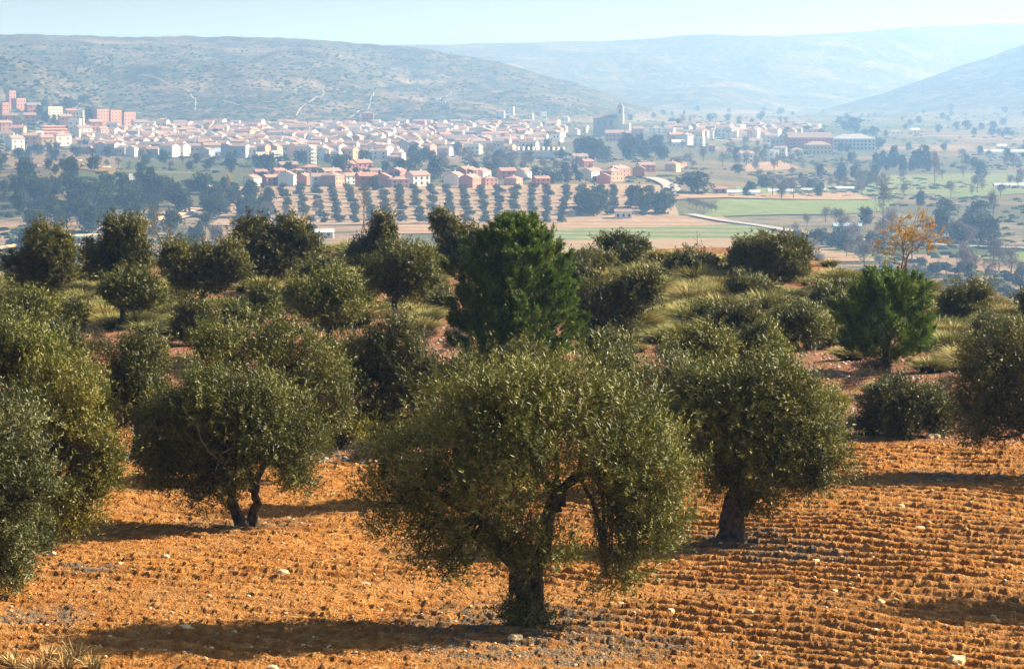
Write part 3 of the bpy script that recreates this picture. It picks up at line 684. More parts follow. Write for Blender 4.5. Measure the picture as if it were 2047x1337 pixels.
order_labels(EDGE, 'esparto grass tussock standing at the field edge, %s from the left'); order_labels(LONE, 'single esparto grass tussock on bare red ground, %s from the left')
# what cannot be counted along the ridge
def scatter_mesh(name, protos, pts, label, cat):
    Vs = []; F4 = []; F3 = []; al = []; n = 0
    for p, sc in pts:
        me = random.choice(protos); nv = len(me.vertices); co = np.empty(nv*3, np.float32); me.vertices.foreach_get('co', co); co = co.reshape(-1, 3)
        a = random.uniform(0, 6.28); ca, sa = math.cos(a), math.sin(a)
        co = co@np.array([[ca, sa, 0], [-sa, ca, 0], [0, 0, 1]])*sc+np.array(p)
        if 'along' in me.attributes:
            k = nv//5; i = np.arange(k)[:, None]*5+n; F4.append(i+np.array([[0, 1, 2, 3]])); F3.append(i+np.array([[3, 2, 4]])); al.append(np.tile([0, 0, .55, .55, 1.], k))
        else: F4.append(np.arange(nv).reshape(-1, 4)+n); al.append(np.zeros(nv))
        Vs.append(co); n += nv
    Fs = [np.vstack(F4)]+([np.vstack(F3)] if F3 else [])
    return tag(link(name, mesh(name, np.vstack(Vs), Fs, protos[0].materials[0], None, False, {'along': np.concatenate(al)})), label, cat, None, 'stuff')
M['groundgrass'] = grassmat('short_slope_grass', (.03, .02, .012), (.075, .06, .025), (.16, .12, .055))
GS = [tussock_mesh(.26, .6, 90, 200+i) for i in range(5)]
for g_ in GS: g_.materials.clear(); g_.materials.append(M['groundgrass'])
pts = []
for u, v in inbox([(-60, 530, 900, 620, 3), (1100, 515, 2100, 640, 5), (1200, 600, 1700, 690, 2), (0, 600, 560, 700, 1), (1850, 640, 2080, 760, 1), (1250, 690, 1900, 800, .25), (600, 600, 850, 700, .5)], 350):
    p = hit(u, v)
    if p.y < 170: pts.append((p, random.uniform(.5, 1.3)))
scatter_mesh('ground_cover', GS, pts, 'thin dry grass growing between the tussocks on the slope', 'grass')
GT = [tussock_mesh(.55, .8, 260, 260+i) for i in range(4)]
pts = []
for u, v in inbox([(-60, 530, 900, 600, 1.6), (1120, 520, 2100, 600, 3.2), (1180, 590, 1720, 690, 3.4), (1850, 620, 2080, 740, 1), (560, 590, 700, 660, .3), (100, 590, 480, 680, .6)], 300):
    p = hit(u, v)
    if p.y < 170: pts.append((p, random.uniform(.6, 1.35)))
scatter_mesh('grass_tussocks', GT, pts, 'smaller esparto tussocks crowded between the big ones on the slope', 'grass')
DW = {}
pts = []
for u, v in inbox([(150, 600, 340, 720, 1.5), (440, 590, 600, 640, 1), (840, 560, 950, 760, 2), (1700, 690, 1900, 780, 1), (600, 640, 900, 760, 1), (640, 880, 780, 925, .7), (1590, 830, 1720, 880, .5), (240, 650, 400, 760, 1), (1300, 690, 1700, 720, .7), (1200, 570, 1700, 690, 2.5), (1850, 600, 2040, 740, 1)], 230):
    p = hit(u, v)
    k_ = 'field edge' if v > 820 else 'red slope at far left' if u < 420 else 'red patch on the left slope' if u < 620 else 'ground left of the large pine' if u < 950 else 'right slope among tussocks' if v < 690 else 'slope near the small pine'
    o = link('dwarf_shrub', random.choice(LAV), None, p, random.uniform(0, 6), random.uniform(.5, 1.25))
    tag(o, 'x', 'dwarf shrub', 'grey dwarf shrubs'); DW.setdefault(k_, []).append(o)
for k_, os_ in DW.items(): order_labels(os_, 'dwarf shrub on the '+k_+', %s from the left')
# dry weeds bottom left
dg = [tussock_mesh(.45, .3, 60, 300+i) for i in range(2)]
for m_ in dg: m_.materials.clear(); m_.materials.append(M['drygrass'])
WD = []
for u, v in [(15, 1330), (55, 1345), (95, 1330), (130, 1345), (150, 1325), (185, 1345), (75, 1350), (35, 1345)]:
    WD.append(link('dry_weed', random.choice(dg), None, hit(u, v), random.uniform(0, 6), random.uniform(.6, 1.1)))
    tag(WD[-1], 'x', 'weed', 'dry weeds in the bottom left corner')
order_labels(WD, 'dry straw coloured weed in the bottom left corner, %s from the left')
for i, (u, v, h) in enumerate([(20, 1345, 1.0), (90, 1340, 1.15), (180, 1338, .5)]):
    mb = MB(); tips = []; branching(mb, np.array([0, 0, -.05]), unit(np.array([.25, 0, 1.])), h*.42, .007, 3, tips, 2)
    tag(link('weed_stalk', mb.build('weed_stalk', M['bark'], True), None, hit(u, v)), ['thin dead weed stalk nearest the left edge', 'tall thin dead weed stalk in the bottom left', 'short dead stalk right of the other two'][i], 'weed')

# ---- stones
def stone_mesh(seed, sub=1):
    r = np.random.default_rng(seed)
    ph = (1+5**.5)/2
    V = unit(np.array([[-1, ph, 0], [1, ph, 0], [-1, -ph, 0], [1, -ph, 0], [0, -1, ph], [0, 1, ph], [0, -1, -ph], [0, 1, -ph], [ph, 0, -1], [ph, 0, 1], [-ph, 0, -1], [-ph, 0, 1]], float))
    Fc = [[0, 11, 5], [0, 5, 1], [0, 1, 7], [0, 7, 10], [0, 10, 11], [1, 5, 9], [5, 11, 4], [11, 10, 2], [10, 7, 6], [7, 1, 8], [3, 9, 4], [3, 4, 2], [3, 2, 6], [3, 6, 8], [3, 8, 9], [4, 9, 5], [2, 4, 11], [6, 2, 10], [8, 6, 7], [9, 8, 1]]
    for _ in range(sub):
        V = list(V); nf = []; ca = {}
        def md(a, b):
            k = (min(a, b), max(a, b))
            if k not in ca: V.append(unit((V[a]+V[b])/2)); ca[k] = len(V)-1
            return ca[k]
        for a, b, c in Fc: x, y, z = md(a, b), md(b, c), md(c, a); nf += [[a, x, z], [b, y, x], [c, z, y], [x, y, z]]
        Fc = nf; V = np.array(V)
    V = V*(1+.45*(r.random((len(V), 1))-.5)); V = V*np.array([1, .8, .62]); V[:, 2] = np.clip(V[:, 2], -.3, .5)
    return V, np.array(Fc)
def gravel(name, n, boxes, smin, smax, mat, label):
    protos = [stone_mesh(i, 0) for i in range(8)]; mb = MB()
    pp = [p for p in (hit(u, v) for u, v in inbox(boxes, n)) if p.y < 165]
    zs = zknoll(np.array([p.x for p in pp]), np.array([p.y for p in pp]), True)
    for p, zz in zip(pp, zs):
        V, Fc = protos[random.randrange(8)]
        sc = smin+(smax-smin)*random.random()**4; a = random.uniform(0, 6.28); ca, sa = math.cos(a), math.sin(a)
        mb.add(V@np.array([[ca, sa, 0], [-sa, ca, 0], [0, 0, 1]])*sc+np.array([p.x, p.y, zz+sc*.15]), Fc)
    tag(link(name, mb.build(name, mat)), label, 'gravel', None, 'stuff')
gravel('gravel', 3000, [(-30, 930, 2080, 1336, 5), (1700, 880, 2080, 1000, .7), (-30, 1030, 900, 1336, 1)], .010, .05, M['stone'], 'small pale stones lying all over the ploughed orange soil')
gravel('gravel', 3600, [(600, 880, 900, 925, 1), (230, 600, 560, 760, 1), (840, 560, 950, 740, 1), (1570, 700, 1900, 880, 2.5), (1300, 690, 1700, 760, .6), (150, 590, 230, 620, .2)], .02, .085, M['greystone'], 'pale pebbles strewn over the red slope beyond the field')
BIG = [(565, 1150, .11, 'pale upright stone on open soil left of the largest tree'), (1912, 1325, .15, 'large pale stone in the bottom right corner'), (1840, 1062, .11, 'pale stone far right beyond the furrows'),
       (1630, 1126, .09, 'pale stone right of the right hand trunk'), (1650, 1130, .06, 'smaller stone beside the pale one right of the right hand trunk'), (1030, 1280, .12, 'flat pale stone in front of the largest trunk'),
       (368, 1262, .12, 'brown stone at the tip of the largest shadow'), (240, 1130, .07, 'small pale stone left on open soil'), (2000, 1060, .13, 'flat pale stone near the right edge'), (1668, 1185, .07, 'stone among furrows on the right'),
       (1340, 1225, .08, 'two toned stone right of the largest tree'), (1545, 1265, .07, 'small stone in the lower right furrows'), (730, 1170, .07, 'stone left of the left hanging boughs'), (330, 1115, .08, 'stone below the two trunked tree shadow'),
       (1760, 1205, .07, 'yellow stone in the right hand furrows'), (1800, 1015, .09, 'stone above the long right shadow'), (100, 1110, .1, 'stone beside the left edge foliage'), (1500, 1225, .07, 'small stone below the stout black trunk'),
       (545, 1340, .09, 'stone in the bottom shadow'), (1865, 878, .16, 'pale block right of the low round olive bush'), (1240, 1208, .06, 'small stone under the hanging right boughs')]
for i, (u, v, r_, lab) in enumerate(BIG):
    V, Fc = stone_mesh(100+i, 1); me = mesh('stone', V*r_*1.15, [Fc], M['stone'])
    p = hit(u, v); tag(link('stone', me, None, p+Vector((0, 0, r_*.2)), random.uniform(0, 6)), lab, 'stone')
for u, v, r_, lab in [(1912, 632, .75, 'white rock outcrop on the right ridge'), (1880, 615, .35, 'small rock left of the white outcrop on the right ridge'), (1978, 634, .30, 'grey rock near the right end of the ridge'), (1438, 608, .45, 'pale rock among tussocks under the domed bush'), (1632, 572, .28, 'flat pale rock right of the domed bush')]:
    mb = MB()
    for k in range(7):
        V, Fc = stone_mesh(random.randrange(999), 1); q = r_*random.uniform(.3, .55); mb.add(V*q+np.array([random.uniform(-1, 1)*r_*.8, random.uniform(-.4, .4)*r_, q*.2]), Fc)
    tag(link('rock', mb.build('rock', M['greystone']), None, hit(u, v)), lab, 'rock')
exec_far = True
# ------------------------------------------------------------------ valley: roads and fields draped on the terrain
def drape(name, P, z, mats):   # P grid (n,k,2)
    n, k, _ = P.shape; Z = zval(P[..., 0], P[..., 1])+z
    V = np.concatenate([P, Z[..., None]], -1).reshape(-1, 3); i = np.arange(n-1)[:, None]*k; j = np.arange(k-1)[None]
    return mesh(name, V, [np.stack([i+j, i+j+1, i+k+j+1, i+k+j], -1).reshape(-1, 4)], mats, None, True)
def road(name, pts, w, mat, label=None, z=.5):
    P = [np.array(hit(u, v, 300))[:2] for u, v in pts]; Q = [P[0]]
    for a, b in zip(P[:-1], P[1:]):
        n = max(3, int(np.linalg.norm(b-a)/12)); Q += [a+(b-a)*t for t in np.linspace(0, 1, n)[1:]]
    Q = np.array(Q)
    for _ in range(3): Q[1:-1] = (Q[:-2]+2*Q[1:-1]+Q[2:])/4
    T = unit(np.gradient(Q, axis=0)); Nn = np.stack([-T[:, 1], T[:, 0]], 1)
    g = np.stack([Q+Nn*w*s for s in (-.5, -.17, .17, .5)], 1)
    o = tag(link(name, drape(name, g, z, mat)), label, kind='structure'); return o
def field(name, quad, mat, label=None, z=.35):
    P = [np.array(hit(u, v, 300))[:2] for u, v in quad]; n = 24
    s = np.linspace(0, 1, n); A = P[0][None]*(1-s[:, None])+P[1][None]*s[:, None]; B = P[3][None]*(1-s[:, None])+P[2][None]*s[:, None]
    g = A[None]*(1-s[:, None, None])+B[None]*s[:, None, None]
    return tag(link(name, drape(name, g, z, mat)), label, kind='structure')
def fieldmat(name, a, b, row=None, rc=None, rot=0):
    m, t, bs, o = nodes(name); f = noise(t, .12, 6, .7, pos(t)); c = ramp(t, f, [(.38, a), (.62, b)])
    if row:
        wv = N(t, 'ShaderNodeTexWave'); wv.inputs['Scale'].default_value = row; wv.inputs['Distortion'].default_value = 1.5; wv.inputs['Detail'].default_value = 2
        wv.bands_direction = 'Y'; t.links.new(pos(t, 1, 1, 1, rot), wv.inputs['Vector']); c = mix(t, step(t, wv.outputs['Fac'], .55, .75), c, rc)
    t.links.new(c, bs.inputs['Base Color']); bs.inputs['Roughness'].default_value = 1; bs.inputs['Specular IOR Level'].default_value = 0
    return m
M['green'] = fieldmat('young_crop', (.10, .135, .045), (.16, .185, .075)); M['brown'] = fieldmat('ploughed_earth', (.24, .155, .10), (.33, .225, .145), .012, (.22, .15, .08), .1)
M['vine'] = fieldmat('vineyard_rows', (.30, .17, .11), (.38, .23, .15), .035, (.13, .15, .06), .05); M['olivesoil'] = fieldmat('grove_soil', (.21, .15, .095), (.31, .225, .145))
M['greygreen'] = fieldmat('rough_pasture', (.12, .15, .06), (.22, .21, .10), .01, (.10, .13, .05), .1); M['track'] = fieldmat('pale_track', (.32, .26, .19), (.42, .34, .26)); M['asphalt'] = fieldmat('worn_road', (.26, .24, .22), (.34, .31, .28))
M['cliff'] = fieldmat('bare_clay', (.62, .38, .22), (.72, .50, .32))
M['scrubland'] = fieldmat('dry_scrubland', (.06, .06, .03), (.26, .17, .10))
field('grove_ground', [(420, 452), (1360, 440), (1330, 372), (480, 374)], M['olivesoil'])
field('brown_field', [(700, 470), (1560, 470), (1440, 432), (760, 452)], M['brown'])
field('pasture', [(1050, 492), (1640, 492), (1500, 450), (1060, 462)], M['greygreen'], z=.55)
field('vineyard', [(900, 530), (1760, 526), (1560, 478), (1000, 486)], M['vine'], z=.75)
field('green_field', [(1400, 437), (1690, 430), (1690, 402), (1440, 402)], M['green'], z=.5)
field('brown_field', [(1340, 402), (1745, 400), (1700, 386), (1350, 392)], M['brown'], z=.6)
field('green_field', [(1690, 430), (1760, 424), (1800, 398), (1690, 402)], M['green'], z=.45)
field('green_field', [(1620, 528), (1790, 528), (1780, 510), (1600, 512)], M['green'])
field('green_field', [(1870, 398), (2090, 385), (2090, 376), (1870, 386)], M['green'])
field('pasture', [(1700, 392), (2090, 380), (2090, 345), (1760, 352)], M['greygreen'])
field('green_field', [(1960, 520), (2090, 530), (2090, 508), (1980, 504)], M['green'])
field('green_field', [(1470, 392), (1660, 384), (1650, 372), (1470, 374)], M['greygreen'])
field('terrace', [(1490, 345), (1600, 338), (1560, 322), (1490, 330)], M['brown'])
field('bare_bank', [(-40, 345), (230, 352), (250, 300), (-40, 285)], M['scrubland'])
road('road', [(1380, 432), (1425, 441), (1480, 449), (1560, 462), (1600, 468), (1660, 477), (1740, 486), (1850, 493), (1950, 497), (2100, 502)], 5.5, M['asphalt'], z=1.0)
road('road', [(1310, 404), (1335, 392), (1345, 378), (1330, 366), (1300, 358)], 9, M['asphalt'], z=1.0)
road('road', [(150, 500), (215, 478), (285, 458), (345, 440), (392, 428)], 7, M['asphalt'], z=1.0)
road('track', [(290, 452), (345, 437), (396, 423)], 6, M['cliff'], z=1.6)
road('track', [(-40, 508), (60, 492), (130, 476), (200, 474)], 7, M['cliff'], z=1.2)
road('road', [(380, 368), (410, 380), (440, 386), (400, 372)], 8, M['asphalt'], z=1.0)
road('track', [(625, 172), (652, 181), (628, 198), (604, 214), (592, 232)], 1.2, M['track'], z=.6)
road('track', [(405, 194), (450, 203), (480, 214), (540, 220), (620, 232), (690, 240), (740, 212), (748, 186)], 1.2, M['track'], z=.6)
road('track', [(285, 152), (330, 168), (372, 178), (392, 200), (390, 222)], 1.2, M['track'], z=.6)
road('track', [(770, 150), (840, 165), (905, 185), (880, 200)], 1.2, M['track'], z=.6)
road('track', [(880, 213), (960, 222), (1020, 232), (1100, 240)], 1.2, M['track'], z=.6)

# ------------------------------------------------------------------ far trees (shared meshes)
def far_mesh(kind, seed):
    random.seed(seed); V = None
    if kind == 'pine': lob = [(random.uniform(-.22, .22), random.uniform(-.2, .2), random.uniform(.4, .85), random.uniform(.2, .32), random.uniform(.2, .3), random.uniform(.15, .25)) for _ in range(7)]+[(0, 0, .5, .42, .4, .3), (0, 0, .22, .34, .34, .22)]; mt = 'far_tree'
    elif kind == 'olive': lob = [(random.uniform(-.25, .25), random.uniform(-.25, .25), random.uniform(.35, .65), .27, .27, .24) for _ in range(5)]; mt = 'far_olive'
    elif kind == 'cypress': lob = [(0, 0, z, .16*w_, .16*w_, .16) for z, w_ in ((.15, .8), (.32, 1), (.5, 1), (.68, .8), (.85, .5))]; mt = 'far_tree'
    elif kind == 'yellow': lob = [(0, 0, z, .16*w_, .16*w_, .16) for z, w_ in ((.15, .8), (.32, 1), (.5, 1), (.68, .8), (.85, .5))]; mt = 'far_yellow'
    else: lob = [(random.uniform(-.15, .15), random.uniform(-.15, .15), random.uniform(.35, .85), random.uniform(.14, .25), .2, random.uniform(.14, .24)) for _ in range(7)]; mt = 'far_bare'
    n, pr, ls = (130, 5, .085) if kind != 'bare' else (150, 6, .05)
    V, Q, cc = crown(lob, n*2, pr, .07, ls, ls*(.7 if kind != 'bare' else .28), ncl=12, fill=.5)
    tb = MB(); tb.tube(curve((0, 0, -.05), (0, 0, .6), 5, .02), np.linspace(.03, .012, 5), 5)
    return mesh('crown', V, [Q], M[mt]), tb.build('trunk', M['bark'], True)
FAR = {k: [far_mesh(k, 400+i) for i in range(4)] for k in ('pine', 'olive', 'cypress', 'yellow', 'bare')}
random.seed(99)
KN = {'pine': ('dark_tree', 'tree', 'dark green tree'), 'cypress': ('cypress_tree', 'cypress', 'slim dark cypress'), 'yellow': ('poplar_tree', 'poplar', 'yellow columnar poplar'), 'bare': ('leafless_tree', 'tree', 'leafless purplish tree'), 'olive': ('olive_tree', 'olive tree', 'olive tree')}
def far_tree(kind, p, h, wd, label, group):
    cm, tm = random.choice(FAR[kind]); n, cat, _ = KN[kind]
    if kind == 'pine': n = 'pine_tree' if 'pine' in label else 'garden_tree' if ('town' in label or 'villa' in label or 'flats' in label) else 'field_tree'
    r = link(n, None, None, p, random.uniform(0, 6.28), (wd, wd, h)); tag(r, label, cat, group)
    link('crown', cm, r); link('trunk', tm, r); return r
def zone(kind, box, n, h, label, group, wr=1.0):
    made = []
    for i in range(n):
        u = random.uniform(box[0], box[2]); v = random.uniform(box[1], box[3]); p = hit(u, v, 300); q = h*random.uniform(.7, 1.3)
        made.append(far_tree(kind, p, q, q*wr*random.uniform(.85, 1.2), label, group))
    order_labels(made, label+', %s from the left')
def one(kind, u, v, hpx, wpx, label):
    p = hit(u, v, 300); s = F/p.y; wf = {'pine': .95, 'cypress': .36, 'yellow': .36, 'bare': .75, 'olive': .95}[kind]
    far_tree(kind, p, hpx/s, wpx/s/wf, label, None)
zone('pine', (30, 385, 370, 470), 42, 9, 'pine of the wood above the pale road', 'pines of the left wood', .95)
zone('pine', (-30, 345, 160, 420), 22, 9, 'pine of the wood at the left edge', 'pines of the left wood', .9)
zone('pine', (210, 375, 420, 420), 16, 8, 'pine of the wood around the grey shed', 'pines of the left wood', .9)
zone('pine', (400, 400, 540, 462), 18, 8, 'tree of the belt left of the valley grove', 'trees left of the valley grove', .9)
zone('bare', (400, 430, 640, 505), 14, 7, 'leafless tree left below the valley grove', 'leafless valley trees')
zone('pine', (340, 455, 640, 520), 18, 6, 'tree just beyond the left ridge', 'trees beyond the left ridge', .9)
zone('pine', (-20, 480, 160, 540), 10, 6, 'tree beyond the ridge at the left edge', 'trees beyond the left ridge', .9)
zone('pine', (1145, 305, 1215, 325), 9, 13, 'tall pine left of the church front', 'tall pines beside the church', .9)
zone('pine', (1235, 300, 1335, 325), 15, 13, 'tall pine right below the church', 'tall pines beside the church', .85)
zone('pine', (480, 318, 890, 350), 26, 8, 'tree between town and red villas', 'trees behind the villas', .95)
zone('bare', (880, 318, 1200, 352), 30, 8, 'leafless tree between town and villas', 'leafless trees of the town edge')
zone('pine', (-20, 300, 480, 350), 46, 6.5, 'dark tree left below the town', 'trees below the town at left', 1)
zone('bare', (20, 285, 420, 345), 34, 6, 'leafless tree below the brick flats', 'leafless trees below the flats')
zone('pine', (60, 200, 180, 245), 12, 9, 'dark tree between the hillside flats', 'trees between the hillside flats', 1)
zone('pine', (1150, 410, 1350, 435), 12, 9, 'tree at the grove right end', 'trees at the right end of the grove', 1)
zone('bare', (1330, 296, 1560, 345), 26, 9, 'leafless tree right of the tall pines', 'leafless trees of the right plain')
zone('bare', (1500, 320, 2060, 400), 60, 8, 'leafless tree on the far right plain', 'leafless trees of the right plain')
zone('bare', (1560, 440, 2060, 570), 48, 8, 'leafless tree beside the valley road', 'leafless trees by the valley road')
zone('pine', (1600, 345, 1760, 372), 8, 9, 'dark tree mid right plain', 'trees of the right plain', .8)
zone('cypress', (1745, 325, 1860, 345), 8, 12, 'cypress in the row on the right plain', 'cypresses of the right plain')
zone('pine', (1860, 440, 2000, 490), 7, 9, 'round tree by the road at far right', 'trees beside the road at far right', 1)
zone('olive', (1820, 535, 2060, 605), 34, 4, 'small olive beyond the right ridge', 'olives beyond the right ridge', 1.1)
zone('pine', (1440, 375, 1640, 396), 12, 5, 'shrubby tree beside the greenhouses', 'trees beside the greenhouses', 1)
zone('pine', (1560, 488, 1760, 508), 14, 5, 'low tree in the hedge below the road', 'hedge trees below the road', 1.2)
zone('pine', (650, 250, 1150, 262), 14, 7, 'dark tree behind the town roofs', 'trees behind the town', 1.)
zone('pine', (1250, 222, 2060, 275), 60, 8, 'hazy dark tree on the far plain', 'far plain trees', 1.1)
zone('bare', (1300, 228, 2047, 262), 16, 9, 'hazy leafless tree on the far plain', 'far plain leafless trees', 1.1)
for a in [('pine', 1393, 390, 42, 74, 'big round dark tree beside the road junction'), ('pine', 1475, 348, 18, 26, 'round dark tree left of the terraced plot'), ('cypress', 447, 385, 30, 12, 'dark cypress left of the valley grove'),
          ('cypress', 750, 382, 30, 12, 'dark cypress in front of the red villas'), ('pine', 828, 338, 28, 46, 'large rounded pine left of the long white building'), ('pine', 870, 360, 44, 36, 'tall dark pine standing among the villas'),
          ('cypress', 848, 322, 26, 9, 'thin cypress among the town houses'), ('pine', 1355, 262, 22, 24, 'round tree standing alone right of the church'), ('pine', 1703, 262, 26, 44, 'dark round tree left on the far plain behind the brown hall'),
          ('pine', 1758, 299, 24, 24, 'round bush shaped tree right of the brown hall'), ('cypress', 1850, 338, 46, 16, 'tallest cypress of the right plain'), ('cypress', 1838, 336, 38, 12, 'cypress leaning on the tallest one'),
          ('cypress', 1785, 336, 36, 16, 'wide cypress at the left of the cypress row'), ('pine', 1960, 362, 36, 30, 'dark tree at the right of the plain'), ('bare', 1765, 455, 95, 34, 'tall purplish leafless poplar by the green field'), ('bare', 1985, 448, 74, 26, 'tall purplish leafless poplar at far right'),
          ('bare', 1868, 378, 70, 24, 'tall pale leafless poplar behind the vineyard'), ('cypress', 1840, 412, 30, 14, 'lone dark conifer on the vineyard plain'), ('yellow', 457, 374, 27, 8, 'yellow poplar at the left end of the villas'), ('yellow', 590, 356, 16, 7, 'small yellow poplar behind the villas'),
          ('yellow', 1104, 308, 20, 8, 'yellow poplar in the town above the stepped terrace'), ('yellow', 972, 302, 18, 9, 'yellow poplar left of the stepped terrace'), ('cypress', 1472, 322, 26, 12, 'slim conifer among the right hand houses'), ('pine', 1730, 452, 36, 34, 'green conifer beside the blue shed'),
          ('pine', 1945, 478, 52, 84, 'wide dark tree right of the autumn tree'), ('pine', 880, 262, 14, 16, 'tree under the white hillside building'), ('pine', 1190, 425, 40, 70, 'broad dark tree left of the white farmhouse'), ('pine', 1285, 425, 34, 40, 'dark tree right of the white farmhouse')]:
    one(*a)
zone('pine', (490, 352, 1240, 372), 34, 5, 'garden tree among the villas', 'garden trees among the villas', 1)
zone('pine', (900, 318, 1200, 352), 14, 7, 'dark tree right behind the villas', 'trees behind the villas at right', 1)
zone('pine', (230, 262, 1120, 315), 60, 7, 'dark tree among the town houses', 'trees among the town houses', 1)
zone('bare', (230, 262, 1150, 315), 40, 7, 'leafless tree among the town houses', 'leafless trees among the town houses', .8)
zone('pine', (1650, 270, 2060, 345), 24, 7, 'dark tree on the upper right plain', 'dark trees of the upper right plain', 1)
# small fruit trees in a slanting row
for i, u in enumerate(np.linspace(1378, 1430, 8)): far_tree('bare', hit(u, 412+i*2.2, 300), 4, 4.5, 'leafless fruit tree in the slanting row on the green field, %s from the left' % ORD[i], 'fruit trees on the green field')
# ---- valley olive grove: rows running away from the viewer
single = []
for i in range(4):
    cm, tm = far_mesh('olive', 500+i); single.append(cm)
random.seed(5)
cand = []
for c in range(-20, 21):
    x0 = -34 + c*6.9
    for k in range(10):
        y = 1294+k*17.5+random.uniform(-4, 4); x = x0*(1+.02*k)+random.uniform(-1., 1.)+(c*.2)
        U = CX+F*x/y
        if U < 425+(k < 2)*190 or U > 1345 or (U > 1140 and k < 2): continue
        cand.append((x, y, c+6, k))
cand.sort(key=lambda q: q[1])
rest = []
for n_, (x, y, c, k) in enumerate(cand):
    z = float(zval(np.array([x]), np.array([y]))[0]); h = random.uniform(3.3, 4.3)
    if n_ < 290:
        o = link('olive_tree', random.choice(single), None, (x, y, z), random.uniform(0, 6.28), (h*1.42, h*1.42, h*.92))
        tag(o, 'valley grove olive, %s from the front in the %s row from the left' % (ORD[k], ORD[c+14]), 'olive tree', 'olive trees of the valley grove')
    else: rest.append(((x, y, z), h))
if rest: scatter_mesh('olive_trees', single, rest, 'olive trees at the back of the valley grove', 'olive trees')
# scrub on the hillsides
sb = []
for _ in range(3000):
    u = random.uniform(-80, 1200); v = random.uniform(90, 250); p = hit(u, v, 2300)
    if p.z > -34 and p.y < 5200: sb.append((p, random.uniform(2., 5.5)))
V8, F8 = stone_mesh(5, 0); mb = MB()
for p, s_ in sb: mb.add(V8*np.array([s_*.6, s_*.6, s_*.6])*random.uniform(.8, 1.2)+np.array(p), F8)
tag(link('scrub', mb.build('scrub', M['far_tree'])), 'dark scrub dotted over the hillside behind the town', 'scrub', None, 'stuff')
# low hedges and scrub over the valley floor
mb = MB()
for _ in range(9000):
    u = random.uniform(-80, 2130); v = random.uniform(240, 600) if random.random() < .5 else random.uniform(225, 400); p = hit(u, v, 600)
    if 700 < p.y < 6500 and p.z < -30:
        if 430 < u < 1340 and 365 < v < 500: continue
        if 1060 < u < 1760 and 395 < v < 540: continue
        if fbm(np.array([p.x/60]), np.array([p.y/110]), 3, 12)[0] < -.03: continue
        s_ = random.uniform(1.0, 2.6); V, Fc = stone_mesh(random.randrange(6), 0); mb.add(V*s_*np.array([1.3, 1, 1.2])+np.array(p), Fc)
tag(link('hedges', mb.build('hedges', M['far_tree'])), 'low dark scrub and hedges spread over the valley floor', 'scrub', None, 'stuff')

# ------------------------------------------------------------------ buildings
def wallm(n, a): return plain(n, a, tuple(q*.86 for q in a), .6, .9, .1)
W = {'white': wallm('white_render', (.74, .70, .63)), 'cream': wallm('cream_render', (.74, .66, .52)), 'pink': wallm('pink_render', (.52, .27, .19)), 'brick': wallm('red_brick', (.50, .20, .13)), 'ochre': wallm('ochre_render', (.62, .42, .22)), 'grey': wallm('grey_render', (.42, .40, .38)), 'stone': wallm('stone_wall', (.36, .30, .23))}
Rf = {'red': plain('red_tile', (.38, .20, .145), (.30, .155, .115), .8), 'orange': plain('orange_tile', (.32, .215, .165), (.25, .165, .13), .8), 'brown': plain('brown_tile', (.24, .18, .155), (.18, .135, .12), .8), 'grey': plain('grey_roofing', (.32, .31, .30), (.25, .25, .24), .8), 'white': plain('white_sheet_roof', (.80, .80, .78), (.70, .71, .70), .5), 'blue': plain('blue_sheet_roof', (.30, .42, .52), (.26, .36, .46), .5)}
Rf['clay'] = plain('bright_clay_tile', (.62, .24, .12), (.50, .18, .09), .8)
GL = plain('window_glass', (.035, .04, .05), (.02, .025, .03), 1, .25, .5)
